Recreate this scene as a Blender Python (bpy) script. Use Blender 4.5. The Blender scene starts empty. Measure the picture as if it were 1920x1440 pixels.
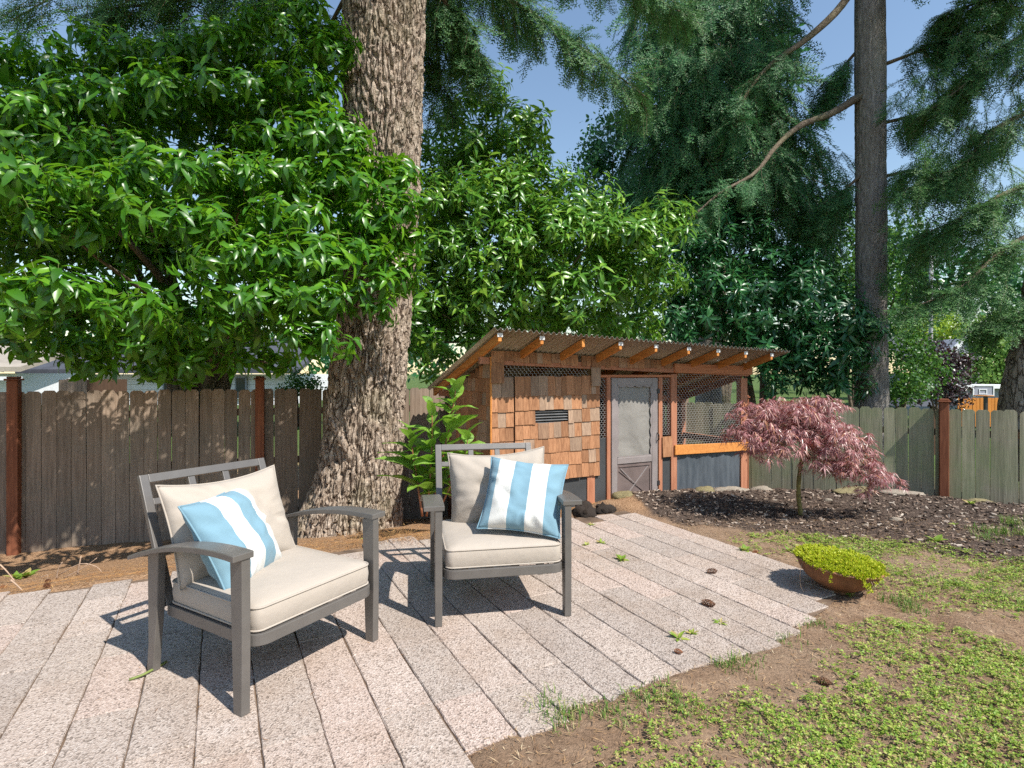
import bpy, bmesh, math, random
import numpy as np
from mathutils import Vector, Matrix, noise

SC = bpy.context.scene
COL = SC.collection
R = math.radians
rng = np.random.default_rng(7)
random.seed(7)

# ------------------------------------------------------------------ camera, sky, sun, exposure
CAM_H, FPX = 1.4, 1050.0
cam = bpy.data.cameras.new('camera')
cam.sensor_width = 36.0
cam.lens = FPX / 1920 * 36
cam.shift_y = -20 / 1920
cam.clip_start = 0.05
cam.clip_end = 3000
camo = bpy.data.objects.new('camera', cam)
COL.objects.link(camo)
camo.location = (0, 0, CAM_H)
camo.rotation_euler = (R(90), 0, 0)
SC.camera = camo

SUN_EL = R(52)
SUN_H = Vector((0.755, -0.655, 0)).normalized()
TO_SUN = Vector((SUN_H.x * math.cos(SUN_EL), SUN_H.y * math.cos(SUN_EL), math.sin(SUN_EL)))
world = bpy.data.worlds.new('World')
SC.world = world
world.use_nodes = True
wn = world.node_tree
wn.nodes.clear()
sky = wn.nodes.new('ShaderNodeTexSky')
sky.sky_type = 'NISHITA'
sky.sun_disc = False
sky.sun_elevation = SUN_EL
sky.sun_rotation = math.atan2(SUN_H.x, SUN_H.y)
sky.air_density = 1.35
sky.dust_density = 0.3
sky.ozone_density = 1.8
bg = wn.nodes.new('ShaderNodeBackground')
bg.inputs['Strength'].default_value = 0.122
wo = wn.nodes.new('ShaderNodeOutputWorld')
wn.links.new(sky.outputs[0], bg.inputs['Color'])
wn.links.new(bg.outputs[0], wo.inputs['Surface'])

sl = bpy.data.lights.new('sun', 'SUN')
sl.energy = 5.0
sl.angle = R(0.53)
sl.color = (1.0, 0.955, 0.88)
so = bpy.data.objects.new('sun', sl)
COL.objects.link(so)
so.rotation_euler = TO_SUN.to_track_quat('Z', 'Y').to_euler()
so.location = TO_SUN * 40

SC.view_settings.view_transform = 'Standard'
SC.view_settings.look = 'None'
SC.view_settings.gamma = 1.0
SC.view_settings.use_curve_mapping = False
SC.view_settings.exposure = 0.52
SC.render.engine = 'CYCLES'
SC.cycles.max_bounces = 5
SC.cycles.diffuse_bounces = 2
SC.cycles.glossy_bounces = 2
SC.cycles.transmission_bounces = 4
SC.cycles.transparent_max_bounces = 6
SC.cycles.caustics_reflective = False
SC.cycles.caustics_refractive = False
SC.cycles.sample_clamp_indirect = 6.0
SC.cycles.use_denoising = False
SC.cycles.use_adaptive_sampling = True
SC.cycles.adaptive_threshold = 0.02


def at(u, v, d):
    """A point at depth d metres seen at photograph position (u, v)."""
    return np.array([(u - 960) / FPX * d, d, CAM_H - (v - 700) / FPX * d])


# ------------------------------------------------------------------ materials
def new_mat(name):
    m = bpy.data.materials.new(name)
    m.use_nodes = True
    nt = m.node_tree
    return m, nt, nt.nodes['Principled BSDF'], nt.nodes['Material Output']


def N(nt, typ, **kw):
    n = nt.nodes.new(typ)
    for k, v in kw.items():
        if k in n.inputs:
            n.inputs[k].default_value = v
        else:
            setattr(n, k, v)
    return n


def ramp(nt, fac, stops, interp='LINEAR'):
    r = nt.nodes.new('ShaderNodeValToRGB')
    r.color_ramp.interpolation = interp
    e = r.color_ramp.elements
    while len(e) < len(stops):
        e.new(0.5)
    for el, (p, c) in zip(e, stops):
        el.position = p
        el.color = (c[0], c[1], c[2], 1)
    nt.links.new(fac, r.inputs[0])
    return r.outputs[0]


def mixc(nt, fac, a, b, blend='MIX'):
    n = nt.nodes.new('ShaderNodeMix')
    n.data_type = 'RGBA'
    n.blend_type = blend
    for sock, val in ((n.inputs[0], fac), (n.inputs[6], a), (n.inputs[7], b)):
        if hasattr(val, 'is_linked'):
            nt.links.new(val, sock)
        elif isinstance(val, (int, float)):
            sock.default_value = val
        else:
            sock.default_value = (val[0], val[1], val[2], 1)
    return n.outputs[2]


def mathn(nt, op, a, b=0.0, clamp=False):
    n = nt.nodes.new('ShaderNodeMath')
    n.operation = op
    n.use_clamp = clamp
    for sock, val in ((n.inputs[0], a), (n.inputs[1], b)):
        if hasattr(val, 'is_linked'):
            nt.links.new(val, sock)
        else:
            sock.default_value = val
    return n.outputs[0]


def coords(nt, kind='Object', scale=(1, 1, 1)):
    if kind == 'World':
        g = nt.nodes.new('ShaderNodeNewGeometry')
        src = g.outputs['Position']
    else:
        t = nt.nodes.new('ShaderNodeTexCoord')
        src = t.outputs[kind]
    mp = nt.nodes.new('ShaderNodeMapping')
    mp.inputs['Scale'].default_value = scale
    nt.links.new(src, mp.inputs[0])
    return mp.outputs[0]


def noise_tex(nt, vec, scale, detail=4, rough=0.55, dist=0.0):
    n = nt.nodes.new('ShaderNodeTexNoise')
    n.inputs['Scale'].default_value = scale
    n.inputs['Detail'].default_value = detail
    n.inputs['Roughness'].default_value = rough
    n.inputs['Distortion'].default_value = dist
    nt.links.new(vec, n.inputs['Vector'])
    return n.outputs['Fac']


def bump(nt, h, strength, dist, bsdf):
    b = nt.nodes.new('ShaderNodeBump')
    b.inputs['Strength'].default_value = strength
    b.inputs['Distance'].default_value = dist
    nt.links.new(h, b.inputs['Height'])
    nt.links.new(b.outputs[0], bsdf.inputs['Normal'])


def plain(name, col, rough=0.6, metal=0.0, var=0.15, vscale=8.0, bumps=0.0, bscale=60.0, spec=0.5):
    m, nt, b, o = new_mat(name)
    v = coords(nt, 'Object')
    f = noise_tex(nt, v, vscale, 5)
    c = ramp(nt, f, [(0.3, [x * (1 - var) for x in col]), (0.7, [min(1, x * (1 + var)) for x in col])])
    nt.links.new(c, b.inputs['Base Color'])
    b.inputs['Roughness'].default_value = rough
    b.inputs['Metallic'].default_value = metal
    b.inputs['Specular IOR Level'].default_value = spec
    if bumps:
        bump(nt, noise_tex(nt, v, bscale, 4), bumps, 0.01, b)
    return m


def wood(name, dark, light, scale=(14, 14, 1.3), rough=0.8, objvar=0.35, tint=None, tint_amt=0.5, tint_scale=1.6, bumps=0.35, kind='Object', alt=None):
    m, nt, b, o = new_mat(name)
    v = coords(nt, kind, scale)
    oi = nt.nodes.new('ShaderNodeObjectInfo')
    add = nt.nodes.new('ShaderNodeVectorMath')
    add.operation = 'ADD'
    comb = nt.nodes.new('ShaderNodeCombineXYZ')
    for k in range(3):
        nt.links.new(mathn(nt, 'MULTIPLY', oi.outputs['Random'], 31.7 + 11 * k), comb.inputs[k])
    nt.links.new(v, add.inputs[0])
    nt.links.new(comb.outputs[0], add.inputs[1])
    f = noise_tex(nt, add.outputs[0], 2.2, 6, 0.62, 0.5)
    c = ramp(nt, f, [(0.28, dark), (0.5, [(a + q) / 2 for a, q in zip(dark, light)]), (0.72, light)])
    if alt is not None:
        r2 = mathn(nt, 'FRACT', mathn(nt, 'MULTIPLY', oi.outputs['Random'], 7.31))
        c2 = ramp(nt, f, [(0.3, alt[0]), (0.7, alt[1])])
        c = mixc(nt, ramp(nt, r2, [(0.62, (0, 0, 0)), (0.72, (1, 1, 1))]), c, c2)
    val = mathn(nt, 'ADD', mathn(nt, 'MULTIPLY', oi.outputs['Random'], objvar), 1 - objvar / 2)
    hs = nt.nodes.new('ShaderNodeHueSaturation')
    nt.links.new(val, hs.inputs['Value'])
    nt.links.new(c, hs.inputs['Color'])
    c = hs.outputs[0]
    if tint:
        wv = coords(nt, 'World')
        tf = noise_tex(nt, wv, tint_scale, 5, 0.65)
        c = mixc(nt, mathn(nt, 'MULTIPLY', ramp(nt, tf, [(0.4, (0, 0, 0)), (0.65, (1, 1, 1))]), tint_amt), c, tint)
    nt.links.new(c, b.inputs['Base Color'])
    b.inputs['Roughness'].default_value = rough
    b.inputs['Specular IOR Level'].default_value = 0.25
    if bumps:
        bump(nt, f, bumps, 0.004, b)
    return m


def leaf_mat(name, stops, rough=0.35, transl=0.3, tcol=(0.25, 0.5, 0.05), spec=0.5, coat=0.0):
    m, nt, b, o = new_mat(name)
    g = nt.nodes.new('ShaderNodeNewGeometry')
    c = ramp(nt, g.outputs['Random Per Island'], stops)
    nt.links.new(c, b.inputs['Base Color'])
    b.inputs['Roughness'].default_value = rough
    b.inputs['Specular IOR Level'].default_value = spec
    b.inputs['Coat Weight'].default_value = coat
    b.inputs['Coat Roughness'].default_value = 0.25
    if transl > 0:
        t = nt.nodes.new('ShaderNodeBsdfTranslucent')
        tc = mixc(nt, 0.55, c, tcol)
        nt.links.new(tc, t.inputs['Color'])
        mx = nt.nodes.new('ShaderNodeMixShader')
        mx.inputs[0].default_value = transl
        nt.links.new(b.outputs[0], mx.inputs[1])
        nt.links.new(t.outputs[0], mx.inputs[2])
        nt.links.new(mx.outputs[0], o.inputs['Surface'])
    return m


def island_mat(name, stops, rough=0.8):
    return leaf_mat(name, stops, rough, 0.0, spec=0.25)


M = {}
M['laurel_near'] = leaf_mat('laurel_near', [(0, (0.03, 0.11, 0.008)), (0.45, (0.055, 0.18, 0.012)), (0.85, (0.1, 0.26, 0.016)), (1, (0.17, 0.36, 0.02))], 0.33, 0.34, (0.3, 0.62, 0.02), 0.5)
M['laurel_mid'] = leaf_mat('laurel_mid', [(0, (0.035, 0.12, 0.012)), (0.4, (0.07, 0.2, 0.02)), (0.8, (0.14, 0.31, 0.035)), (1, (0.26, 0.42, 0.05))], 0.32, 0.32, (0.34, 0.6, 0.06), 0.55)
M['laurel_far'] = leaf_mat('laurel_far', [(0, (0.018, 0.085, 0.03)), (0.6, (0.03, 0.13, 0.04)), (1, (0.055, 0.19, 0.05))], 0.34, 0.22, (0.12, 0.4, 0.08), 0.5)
M['fir_needle'] = leaf_mat('fir_needle', [(0, (0.04, 0.12, 0.04)), (0.6, (0.07, 0.18, 0.055)), (1, (0.14, 0.27, 0.07))], 0.55, 0.2, (0.15, 0.35, 0.1), 0.3)
M['spruce_needle'] = leaf_mat('spruce_needle', [(0, (0.025, 0.1, 0.035)), (0.6, (0.05, 0.16, 0.055)), (1, (0.11, 0.25, 0.075))], 0.55, 0.18, (0.1, 0.3, 0.1), 0.3)
M['maple_red'] = leaf_mat('maple_red', [(0, (0.2, 0.06, 0.07)), (0.35, (0.36, 0.155, 0.155)), (0.85, (0.52, 0.29, 0.275)), (1, (0.42, 0.18, 0.06))], 0.36, 0.2, (0.5, 0.06, 0.05), 0.6)
M['maple_green'] = leaf_mat('maple_green', [(0, (0.09, 0.2, 0.04)), (1, (0.2, 0.33, 0.08))], 0.5, 0.35, (0.4, 0.6, 0.1), 0.3)
M['hedge_lime'] = leaf_mat('hedge_lime', [(0, (0.2, 0.32, 0.03)), (1, (0.36, 0.48, 0.05))], 0.5, 0.35, (0.5, 0.65, 0.06), 0.3)
M['purple_leaf'] = leaf_mat('purple_leaf', [(0, (0.03, 0.02, 0.025)), (0.7, (0.06, 0.035, 0.04)), (1, (0.12, 0.08, 0.08))], 0.3, 0.1, (0.2, 0.05, 0.06), 0.6)
M['broad_green'] = leaf_mat('broad_green', [(0, (0.03, 0.1, 0.02)), (1, (0.08, 0.2, 0.04))], 0.4, 0.3, (0.25, 0.5, 0.06), 0.4)
M['sedum'] = leaf_mat('sedum', [(0, (0.38, 0.46, 0.02)), (0.7, (0.56, 0.62, 0.035)), (1, (0.64, 0.56, 0.05))], 0.45, 0.3, (0.6, 0.7, 0.03), 0.4)
M['clover'] = leaf_mat('clover', [(0, (0.11, 0.2, 0.025)), (0.35, (0.22, 0.34, 0.045)), (0.7, (0.36, 0.45, 0.07)), (0.9, (0.46, 0.42, 0.14)), (1, (0.4, 0.28, 0.13))], 0.5, 0.3, (0.4, 0.65, 0.05), 0.35)
M['grass'] = leaf_mat('grass', [(0, (0.07, 0.16, 0.03)), (0.6, (0.14, 0.26, 0.05)), (0.75, (0.3, 0.32, 0.1)), (1, (0.5, 0.42, 0.22))], 0.5, 0.3, (0.35, 0.55, 0.08), 0.3)
M['straw'] = island_mat('straw', [(0, (0.12, 0.06, 0.03)), (0.4, (0.3, 0.17, 0.08)), (0.8, (0.45, 0.3, 0.16)), (1, (0.55, 0.45, 0.3))], 0.8)
M['needle_litter'] = island_mat('needle_litter', [(0, (0.2, 0.09, 0.035)), (0.6, (0.36, 0.18, 0.07)), (1, (0.5, 0.3, 0.12))], 0.8)
M['chips'] = island_mat('chips', [(0, (0.03, 0.022, 0.018)), (0.35, (0.09, 0.06, 0.044)), (0.65, (0.18, 0.125, 0.092)), (0.85, (0.3, 0.225, 0.17)), (1, (0.48, 0.41, 0.34))], 0.85)
M['twig'] = plain('twig', (0.2, 0.14, 0.09), 0.8, var=0.4, vscale=20)
M['shoot_stem'] = plain('shoot_stem', (0.16, 0.2, 0.05), 0.6, var=0.3)
M['dead_stick'] = plain('dead_stick', (0.42, 0.29, 0.2), 0.8, var=0.35, vscale=15)
M['metal'] = plain('metal', (0.14, 0.128, 0.117), 0.36, 0.2, var=0.09, vscale=12, bumps=0.06, bscale=300)
M['cedar_post'] = wood('cedar_post', (0.14, 0.045, 0.022), (0.27, 0.1, 0.05), (16, 16, 1.2), objvar=0.3)
M['fence_left'] = wood('fence_left', (0.17, 0.12, 0.085), (0.34, 0.255, 0.19), (22, 22, 1.1), objvar=0.4, tint=(0.13, 0.14, 0.12), tint_amt=0.35)
M['fence_right'] = wood('fence_right', (0.22, 0.2, 0.135), (0.43, 0.39, 0.275), (22, 22, 1.1), objvar=0.35, tint=(0.19, 0.25, 0.11), tint_amt=0.55)
M['rafter'] = wood('rafter', (0.42, 0.15, 0.035), (0.66, 0.28, 0.075), (16, 1.2, 16), objvar=0.2)
M['beam'] = wood('beam', (0.34, 0.12, 0.055), (0.52, 0.22, 0.11), (1.2, 16, 16), objvar=0.25)
M['framing'] = wood('framing', (0.3, 0.115, 0.06), (0.48, 0.22, 0.13), (16, 16, 1.2), objvar=0.25)
M['shingle'] = wood('shingle', (0.22, 0.095, 0.045), (0.46, 0.235, 0.12), (3.2, 1, 0.3), objvar=0.5, alt=((0.22, 0.14, 0.095), (0.4, 0.275, 0.185)), bumps=0.4)
M['inner_wood'] = wood('inner_wood', (0.07, 0.04, 0.025), (0.14, 0.08, 0.05), (16, 16, 1.2))
M['tag'] = plain('tag', (0.6, 0.59, 0.57), 0.7, var=0.05)
M['wire'] = plain('wire', (0.36, 0.35, 0.335), 0.5, 0.3, var=0.1)
M['vent_grey'] = plain('vent_grey', (0.13, 0.13, 0.13), 0.6, var=0.2)
M['hook'] = plain('hook', (0.7, 0.7, 0.7), 0.3, 0.8, var=0.05)
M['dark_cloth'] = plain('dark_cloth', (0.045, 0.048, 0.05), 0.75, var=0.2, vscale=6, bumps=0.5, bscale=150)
M['door_frame'] = plain('door_frame', (0.25, 0.215, 0.205), 0.5, var=0.12, vscale=6, bumps=0.1)
M['door_panel'] = plain('door_panel', (0.15, 0.112, 0.102), 0.55, var=0.2, vscale=5, bumps=0.1)
M['concrete'] = plain('concrete', (0.4, 0.38, 0.35), 0.9, var=0.15)
M['house_white'] = plain('house_white', (0.72, 0.72, 0.74), 0.7, var=0.04)
M['house_grey'] = plain('house_grey', (0.28, 0.29, 0.34), 0.7, var=0.06)
M['roof_dark'] = plain('roof_dark', (0.055, 0.06, 0.075), 0.85, var=0.25, vscale=3)
M['roof_tan'] = plain('roof_tan', (0.32, 0.28, 0.23), 0.9, var=0.15, vscale=3)
M['glass'] = plain('glass', (0.03, 0.04, 0.05), 0.1, var=0.1)
M['barn_orange'] = wood('barn_orange', (0.45, 0.16, 0.03), (0.6, 0.24, 0.05), (6, 6, 0.8), objvar=0.1)
M['black_metal'] = plain('black_metal', (0.02, 0.02, 0.022), 0.5, var=0.1)
M['pole_grey'] = plain('pole_grey', (0.3, 0.3, 0.31), 0.8, var=0.15)
M['rust'] = plain('rust', (0.19, 0.085, 0.038), 0.75, 0.0, var=0.45, vscale=9, bumps=0.3, bscale=70)
M['stone'] = plain('stone', (0.27, 0.225, 0.175), 0.9, var=0.3, vscale=10, bumps=0.5, bscale=50)
M['stone_moss'] = plain('stone_moss', (0.2, 0.165, 0.08), 0.9, var=0.4, vscale=8, bumps=0.5, bscale=50)
M['cone'] = island_mat('cone', [(0, (0.09, 0.035, 0.018)), (1, (0.22, 0.1, 0.05))], 0.7)
M['cone_tan'] = island_mat('cone_tan', [(0, (0.25, 0.09, 0.04)), (1, (0.4, 0.18, 0.09))], 0.7)
M['soil'] = plain('soil', (0.06, 0.04, 0.028), 0.95, var=0.3, vscale=30)
M['joint_soil'] = plain('joint_soil', (0.13, 0.085, 0.055), 0.95, var=0.55, vscale=5)
M['weed_stem'] = plain('weed_stem', (0.32, 0.12, 0.06), 0.5, var=0.4, vscale=4)


def fabric(name, col, stripes=None):
    m, nt, b, o = new_mat(name)
    v = coords(nt, 'Object')
    f = noise_tex(nt, v, 6, 4)
    if stripes:
        tc = nt.nodes.new('ShaderNodeTexCoord')
        sx = nt.nodes.new('ShaderNodeSeparateXYZ')
        nt.links.new(tc.outputs['UV'], sx.inputs[0])
        c = ramp(nt, sx.outputs[0], stripes, 'CONSTANT')
    else:
        c = mixc(nt, 0.0, col, col)
    c = mixc(nt, 1.0, c, ramp(nt, f, [(0.3, (0.93, 0.93, 0.93)), (0.7, (1, 1, 1))]), 'MULTIPLY')
    nt.links.new(c, b.inputs['Base Color'])
    b.inputs['Roughness'].default_value = 0.85
    b.inputs['Specular IOR Level'].default_value = 0.2
    b.inputs['Sheen Weight'].default_value = 0.15
    w = coords(nt, 'Object', (900, 900, 900))
    wv = noise_tex(nt, w, 1.0, 2)
    soft = noise_tex(nt, v, 14, 3, 0.5)
    bump(nt, mathn(nt, 'ADD', mathn(nt, 'MULTIPLY', wv, 0.06), soft), 0.35, 0.012, b)
    return m


BLUE, WHITE = (0.175, 0.3, 0.37), (0.62, 0.615, 0.58)
M['beige'] = fabric('beige', (0.41, 0.355, 0.298))
M['stripe_narrow_first'] = fabric('stripe_narrow_first', None, [(0, BLUE), (0.13, WHITE), (0.35, BLUE), (0.57, WHITE), (0.79, BLUE)])
M['stripe_wide_first'] = fabric('stripe_wide_first', None, [(0, BLUE), (0.27, WHITE), (0.52, BLUE), (0.72, WHITE), (0.9, BLUE)])


def paver_mat():
    m, nt, b, o = new_mat('paver')
    v = coords(nt, 'World')
    vor = nt.nodes.new('ShaderNodeTexVoronoi')
    vor.inputs['Scale'].default_value = 135
    nt.links.new(v, vor.inputs['Vector'])
    sep = nt.nodes.new('ShaderNodeSeparateColor')
    nt.links.new(vor.outputs['Color'], sep.inputs[0])
    c = ramp(nt, sep.outputs[0], [(0.0, (0.1, 0.085, 0.075)), (0.12, (0.22, 0.185, 0.16)), (0.28, (0.4, 0.34, 0.3)), (0.62, (0.49, 0.43, 0.385)), (0.85, (0.58, 0.53, 0.49)), (1.0, (0.38, 0.315, 0.28))])
    fine = noise_tex(nt, v, 260, 3, 0.7)
    c = mixc(nt, 0.3, c, (0.44, 0.37, 0.32))
    c = mixc(nt, 0.4, c, mixc(nt, 1.0, c, ramp(nt, fine, [(0.35, (0.55, 0.55, 0.55)), (0.65, (1.25, 1.25, 1.25))]), 'MULTIPLY'))
    oi = nt.nodes.new('ShaderNodeObjectInfo')
    pr = ramp(nt, oi.outputs['Random'], [(0, (0.86, 0.83, 0.81)), (0.5, (1.0, 0.955, 0.92)), (0.8, (1.08, 0.98, 0.94)), (1, (1.08, 1.04, 1.01))])
    c = mixc(nt, 1.0, c, pr, 'MULTIPLY')
    big = noise_tex(nt, v, 1.3, 6, 0.65)
    c = mixc(nt, mathn(nt, 'MULTIPLY', ramp(nt, big, [(0.48, (0, 0, 0)), (0.68, (1, 1, 1))]), 0.4), c, mixc(nt, 1.0, c, (0.72, 0.58, 0.44), 'MULTIPLY'))
    big2 = noise_tex(nt, coords(nt, 'World', (1, 1, 1)), 4.1, 7, 0.7, 0.6)
    c = mixc(nt, mathn(nt, 'MULTIPLY', ramp(nt, big2, [(0.52, (0, 0, 0)), (0.7, (1, 1, 1))]), 0.4), c, mixc(nt, 1.0, c, (0.6, 0.55, 0.5), 'MULTIPLY'))
    nt.links.new(c, b.inputs['Base Color'])
    b.inputs['Roughness'].default_value = 0.92
    b.inputs['Specular IOR Level'].default_value = 0.2
    h = mathn(nt, 'ADD', vor.outputs['Distance'], mathn(nt, 'MULTIPLY', fine, 0.6))
    bump(nt, h, 0.7, 0.006, b)
    return m


M['paver'] = paver_mat()


def ground_mat():
    m, nt, b, o = new_mat('ground')
    v = coords(nt, 'World')
    at_ = nt.nodes.new('ShaderNodeVertexColor')
    at_.layer_name = 'cover'
    sep = nt.nodes.new('ShaderNodeSeparateColor')
    nt.links.new(at_.outputs['Color'], sep.inputs[0])
    f1 = noise_tex(nt, v, 5, 8, 0.68)
    f2 = noise_tex(nt, v, 70, 5, 0.7)
    f3 = noise_tex(nt, v, 1.1, 4, 0.6)
    dirt = ramp(nt, f1, [(0.25, (0.14, 0.085, 0.052)), (0.5, (0.26, 0.168, 0.108)), (0.75, (0.38, 0.265, 0.18))])
    dirt = mixc(nt, ramp(nt, f3, [(0.4, (0, 0, 0)), (0.7, (0.6, 0.6, 0.6))]), dirt, (0.29, 0.21, 0.145))
    litter = ramp(nt, f2, [(0.3, (0.17, 0.09, 0.045)), (0.5, (0.32, 0.19, 0.105)), (0.7, (0.45, 0.3, 0.19))])
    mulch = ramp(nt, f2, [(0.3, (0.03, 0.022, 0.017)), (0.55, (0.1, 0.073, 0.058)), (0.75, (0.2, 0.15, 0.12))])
    c = mixc(nt, sep.outputs[1], dirt, litter)
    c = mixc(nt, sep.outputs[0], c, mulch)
    c = mixc(nt, sep.outputs[2], c, ramp(nt, f1, [(0.3, (0.05, 0.09, 0.025)), (0.7, (0.12, 0.17, 0.05))]))
    c = mixc(nt, 0.45, c, mixc(nt, 1.0, c, ramp(nt, f2, [(0.35, (0.5, 0.5, 0.5)), (0.65, (1.3, 1.3, 1.3))]), 'MULTIPLY'))
    nt.links.new(c, b.inputs['Base Color'])
    b.inputs['Roughness'].default_value = 0.95
    b.inputs['Specular IOR Level'].default_value = 0.1
    bump(nt, mathn(nt, 'ADD', f2, f1), 0.8, 0.02, b)
    return m


M['ground'] = ground_mat()


def bark_mat(name, stops, vs=(9, 9, 2.2), moss=0.25, cracks=0):
    m, nt, b, o = new_mat(name)
    v = coords(nt, 'World', vs)
    f = noise_tex(nt, v, 2.4, 8, 0.7, 0.6)
    c = ramp(nt, f, stops)
    w = coords(nt, 'World')
    g = noise_tex(nt, w, 2.1, 4)
    crack = None
    if cracks:
        wv = coords(nt, 'World', (1, 1, 0.2))
        nz = nt.nodes.new('ShaderNodeTexNoise')
        nz.inputs['Scale'].default_value = 7
        nz.inputs['Detail'].default_value = 4
        nt.links.new(wv, nz.inputs['Vector'])
        vm = nt.nodes.new('ShaderNodeVectorMath')
        vm.operation = 'MULTIPLY_ADD'
        nt.links.new(nz.outputs['Color'], vm.inputs[0])
        vm.inputs[1].default_value = (0.13, 0.13, 0.13)
        nt.links.new(wv, vm.inputs[2])
        vo = nt.nodes.new('ShaderNodeTexVoronoi')
        vo.feature = 'DISTANCE_TO_EDGE'
        vo.inputs['Scale'].default_value = cracks
        nt.links.new(vm.outputs[0], vo.inputs['Vector'])
        crack = ramp(nt, vo.outputs['Distance'], [(0.01, (0, 0, 0)), (0.085, (1, 1, 1))])
        c = mixc(nt, crack, (0.1, 0.068, 0.05), c)
    if moss:
        c = mixc(nt, mathn(nt, 'MULTIPLY', ramp(nt, g, [(0.5, (0, 0, 0)), (0.7, (1, 1, 1))]), moss), c, (0.2, 0.2, 0.1))
    nt.links.new(c, b.inputs['Base Color'])
    b.inputs['Roughness'].default_value = 0.95
    b.inputs['Specular IOR Level'].default_value = 0.15
    h = mathn(nt, 'ADD', f, noise_tex(nt, w, 60, 6, 0.7))
    if crack is not None:
        h = mathn(nt, 'ADD', h, crack)
    bump(nt, h, 0.8, 0.02, b)
    return m


M['bark_fir'] = bark_mat('bark_fir', [(0.25, (0.09, 0.06, 0.04)), (0.42, (0.31, 0.235, 0.175)), (0.6, (0.49, 0.4, 0.32)), (0.8, (0.6, 0.53, 0.45))], cracks=16)
M['bark_grey'] = bark_mat('bark_grey', [(0.25, (0.1, 0.085, 0.08)), (0.5, (0.24, 0.215, 0.2)), (0.75, (0.42, 0.385, 0.36))], (14, 14, 2.5), 0.15)
M['limb'] = bark_mat('limb', [(0.25, (0.07, 0.052, 0.038)), (0.5, (0.17, 0.13, 0.095)), (0.75, (0.28, 0.23, 0.17))], (8, 8, 8), 0.5)


def roof_sheet_mat():
    m, nt, b, o = new_mat('roof_sheet')
    v = coords(nt, 'Object')
    f = noise_tex(nt, v, 3, 5)
    c = ramp(nt, f, [(0.3, (0.5, 0.45, 0.38)), (0.7, (0.62, 0.57, 0.48))])
    nt.links.new(c, b.inputs['Base Color'])
    b.inputs['Roughness'].default_value = 0.5
    t = nt.nodes.new('ShaderNodeBsdfTranslucent')
    nt.links.new(mixc(nt, 1.0, c, (0.95, 0.85, 0.68), 'MULTIPLY'), t.inputs['Color'])
    mx = nt.nodes.new('ShaderNodeMixShader')
    mx.inputs[0].default_value = 0.16
    nt.links.new(b.outputs[0], mx.inputs[1])
    nt.links.new(t.outputs[0], mx.inputs[2])
    nt.links.new(mx.outputs[0], o.inputs['Surface'])
    return m


M['roof_sheet'] = roof_sheet_mat()


def screen_mat():
    m, nt, b, o = new_mat('door_screen')
    b.inputs['Base Color'].default_value = (0.3, 0.28, 0.25, 1)
    b.inputs['Roughness'].default_value = 0.7
    tr = nt.nodes.new('ShaderNodeBsdfTransparent')
    mx = nt.nodes.new('ShaderNodeMixShader')
    mx.inputs[0].default_value = 0.82
    v = coords(nt, 'Object')
    bump(nt, noise_tex(nt, v, 3.5, 2, 0.4, 0.8), 0.6, 0.05, b)
    nt.links.new(tr.outputs[0], mx.inputs[1])
    nt.links.new(b.outputs[0], mx.inputs[2])
    nt.links.new(mx.outputs[0], o.inputs['Surface'])
    return m


M['door_screen'] = screen_mat()


def tarp_mat():
    m, nt, b, o = new_mat('plastic_skirt')
    v = coords(nt, 'Object', (5, 5, 1.2))
    f = noise_tex(nt, v, 2, 4)
    c = ramp(nt, f, [(0.3, (0.05, 0.062, 0.075)), (0.7, (0.11, 0.125, 0.14))])
    nt.links.new(c, b.inputs['Base Color'])
    b.inputs['Roughness'].default_value = 0.35
    bump(nt, f, 0.5, 0.03, b)
    return m


M['plastic_skirt'] = tarp_mat()


# ------------------------------------------------------------------ object and mesh helpers
def tag(o, label, cat, group=None):
    o['label'] = label
    o['category'] = cat
    if group:
        o['group'] = group
    return o


def thing(name, label, cat, loc=(0, 0, 0), rotz=0.0, group=None):
    o = bpy.data.objects.new(name, None)
    o.empty_display_size = 0.1
    COL.objects.link(o)
    o.location = loc
    o.rotation_euler = (0, 0, rotz)
    return tag(o, label, cat, group)


def link(name, me, parent=None):
    o = bpy.data.objects.new(name, me)
    COL.objects.link(o)
    if parent is not None:
        o.parent = parent
    return o


def np_mesh(name, V, F, mats, mi=None, smooth=False, uv=None):
    V = np.asarray(V, np.float32)
    F = np.asarray(F, np.int32)
    me = bpy.data.meshes.new(name)
    n, k = F.shape
    me.vertices.add(len(V))
    me.vertices.foreach_set('co', V.ravel())
    me.loops.add(n * k)
    me.loops.foreach_set('vertex_index', F.ravel())
    me.polygons.add(n)
    me.polygons.foreach_set('loop_start', np.arange(0, n * k, k, dtype=np.int32))
    me.polygons.foreach_set('loop_total', np.full(n, k, np.int32))
    for m in (mats if isinstance(mats, (list, tuple)) else [mats]):
        me.materials.append(m)
    if mi is not None:
        me.polygons.foreach_set('material_index', np.asarray(mi, np.int32))
    me.polygons.foreach_set('use_smooth', np.full(n, smooth, bool))
    if uv is not None:
        l = me.uv_layers.new(name='UVMap')
        l.data.foreach_set('uv', np.asarray(uv, np.float32)[F.ravel()].ravel())
    me.update(calc_edges=True)
    return me


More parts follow.
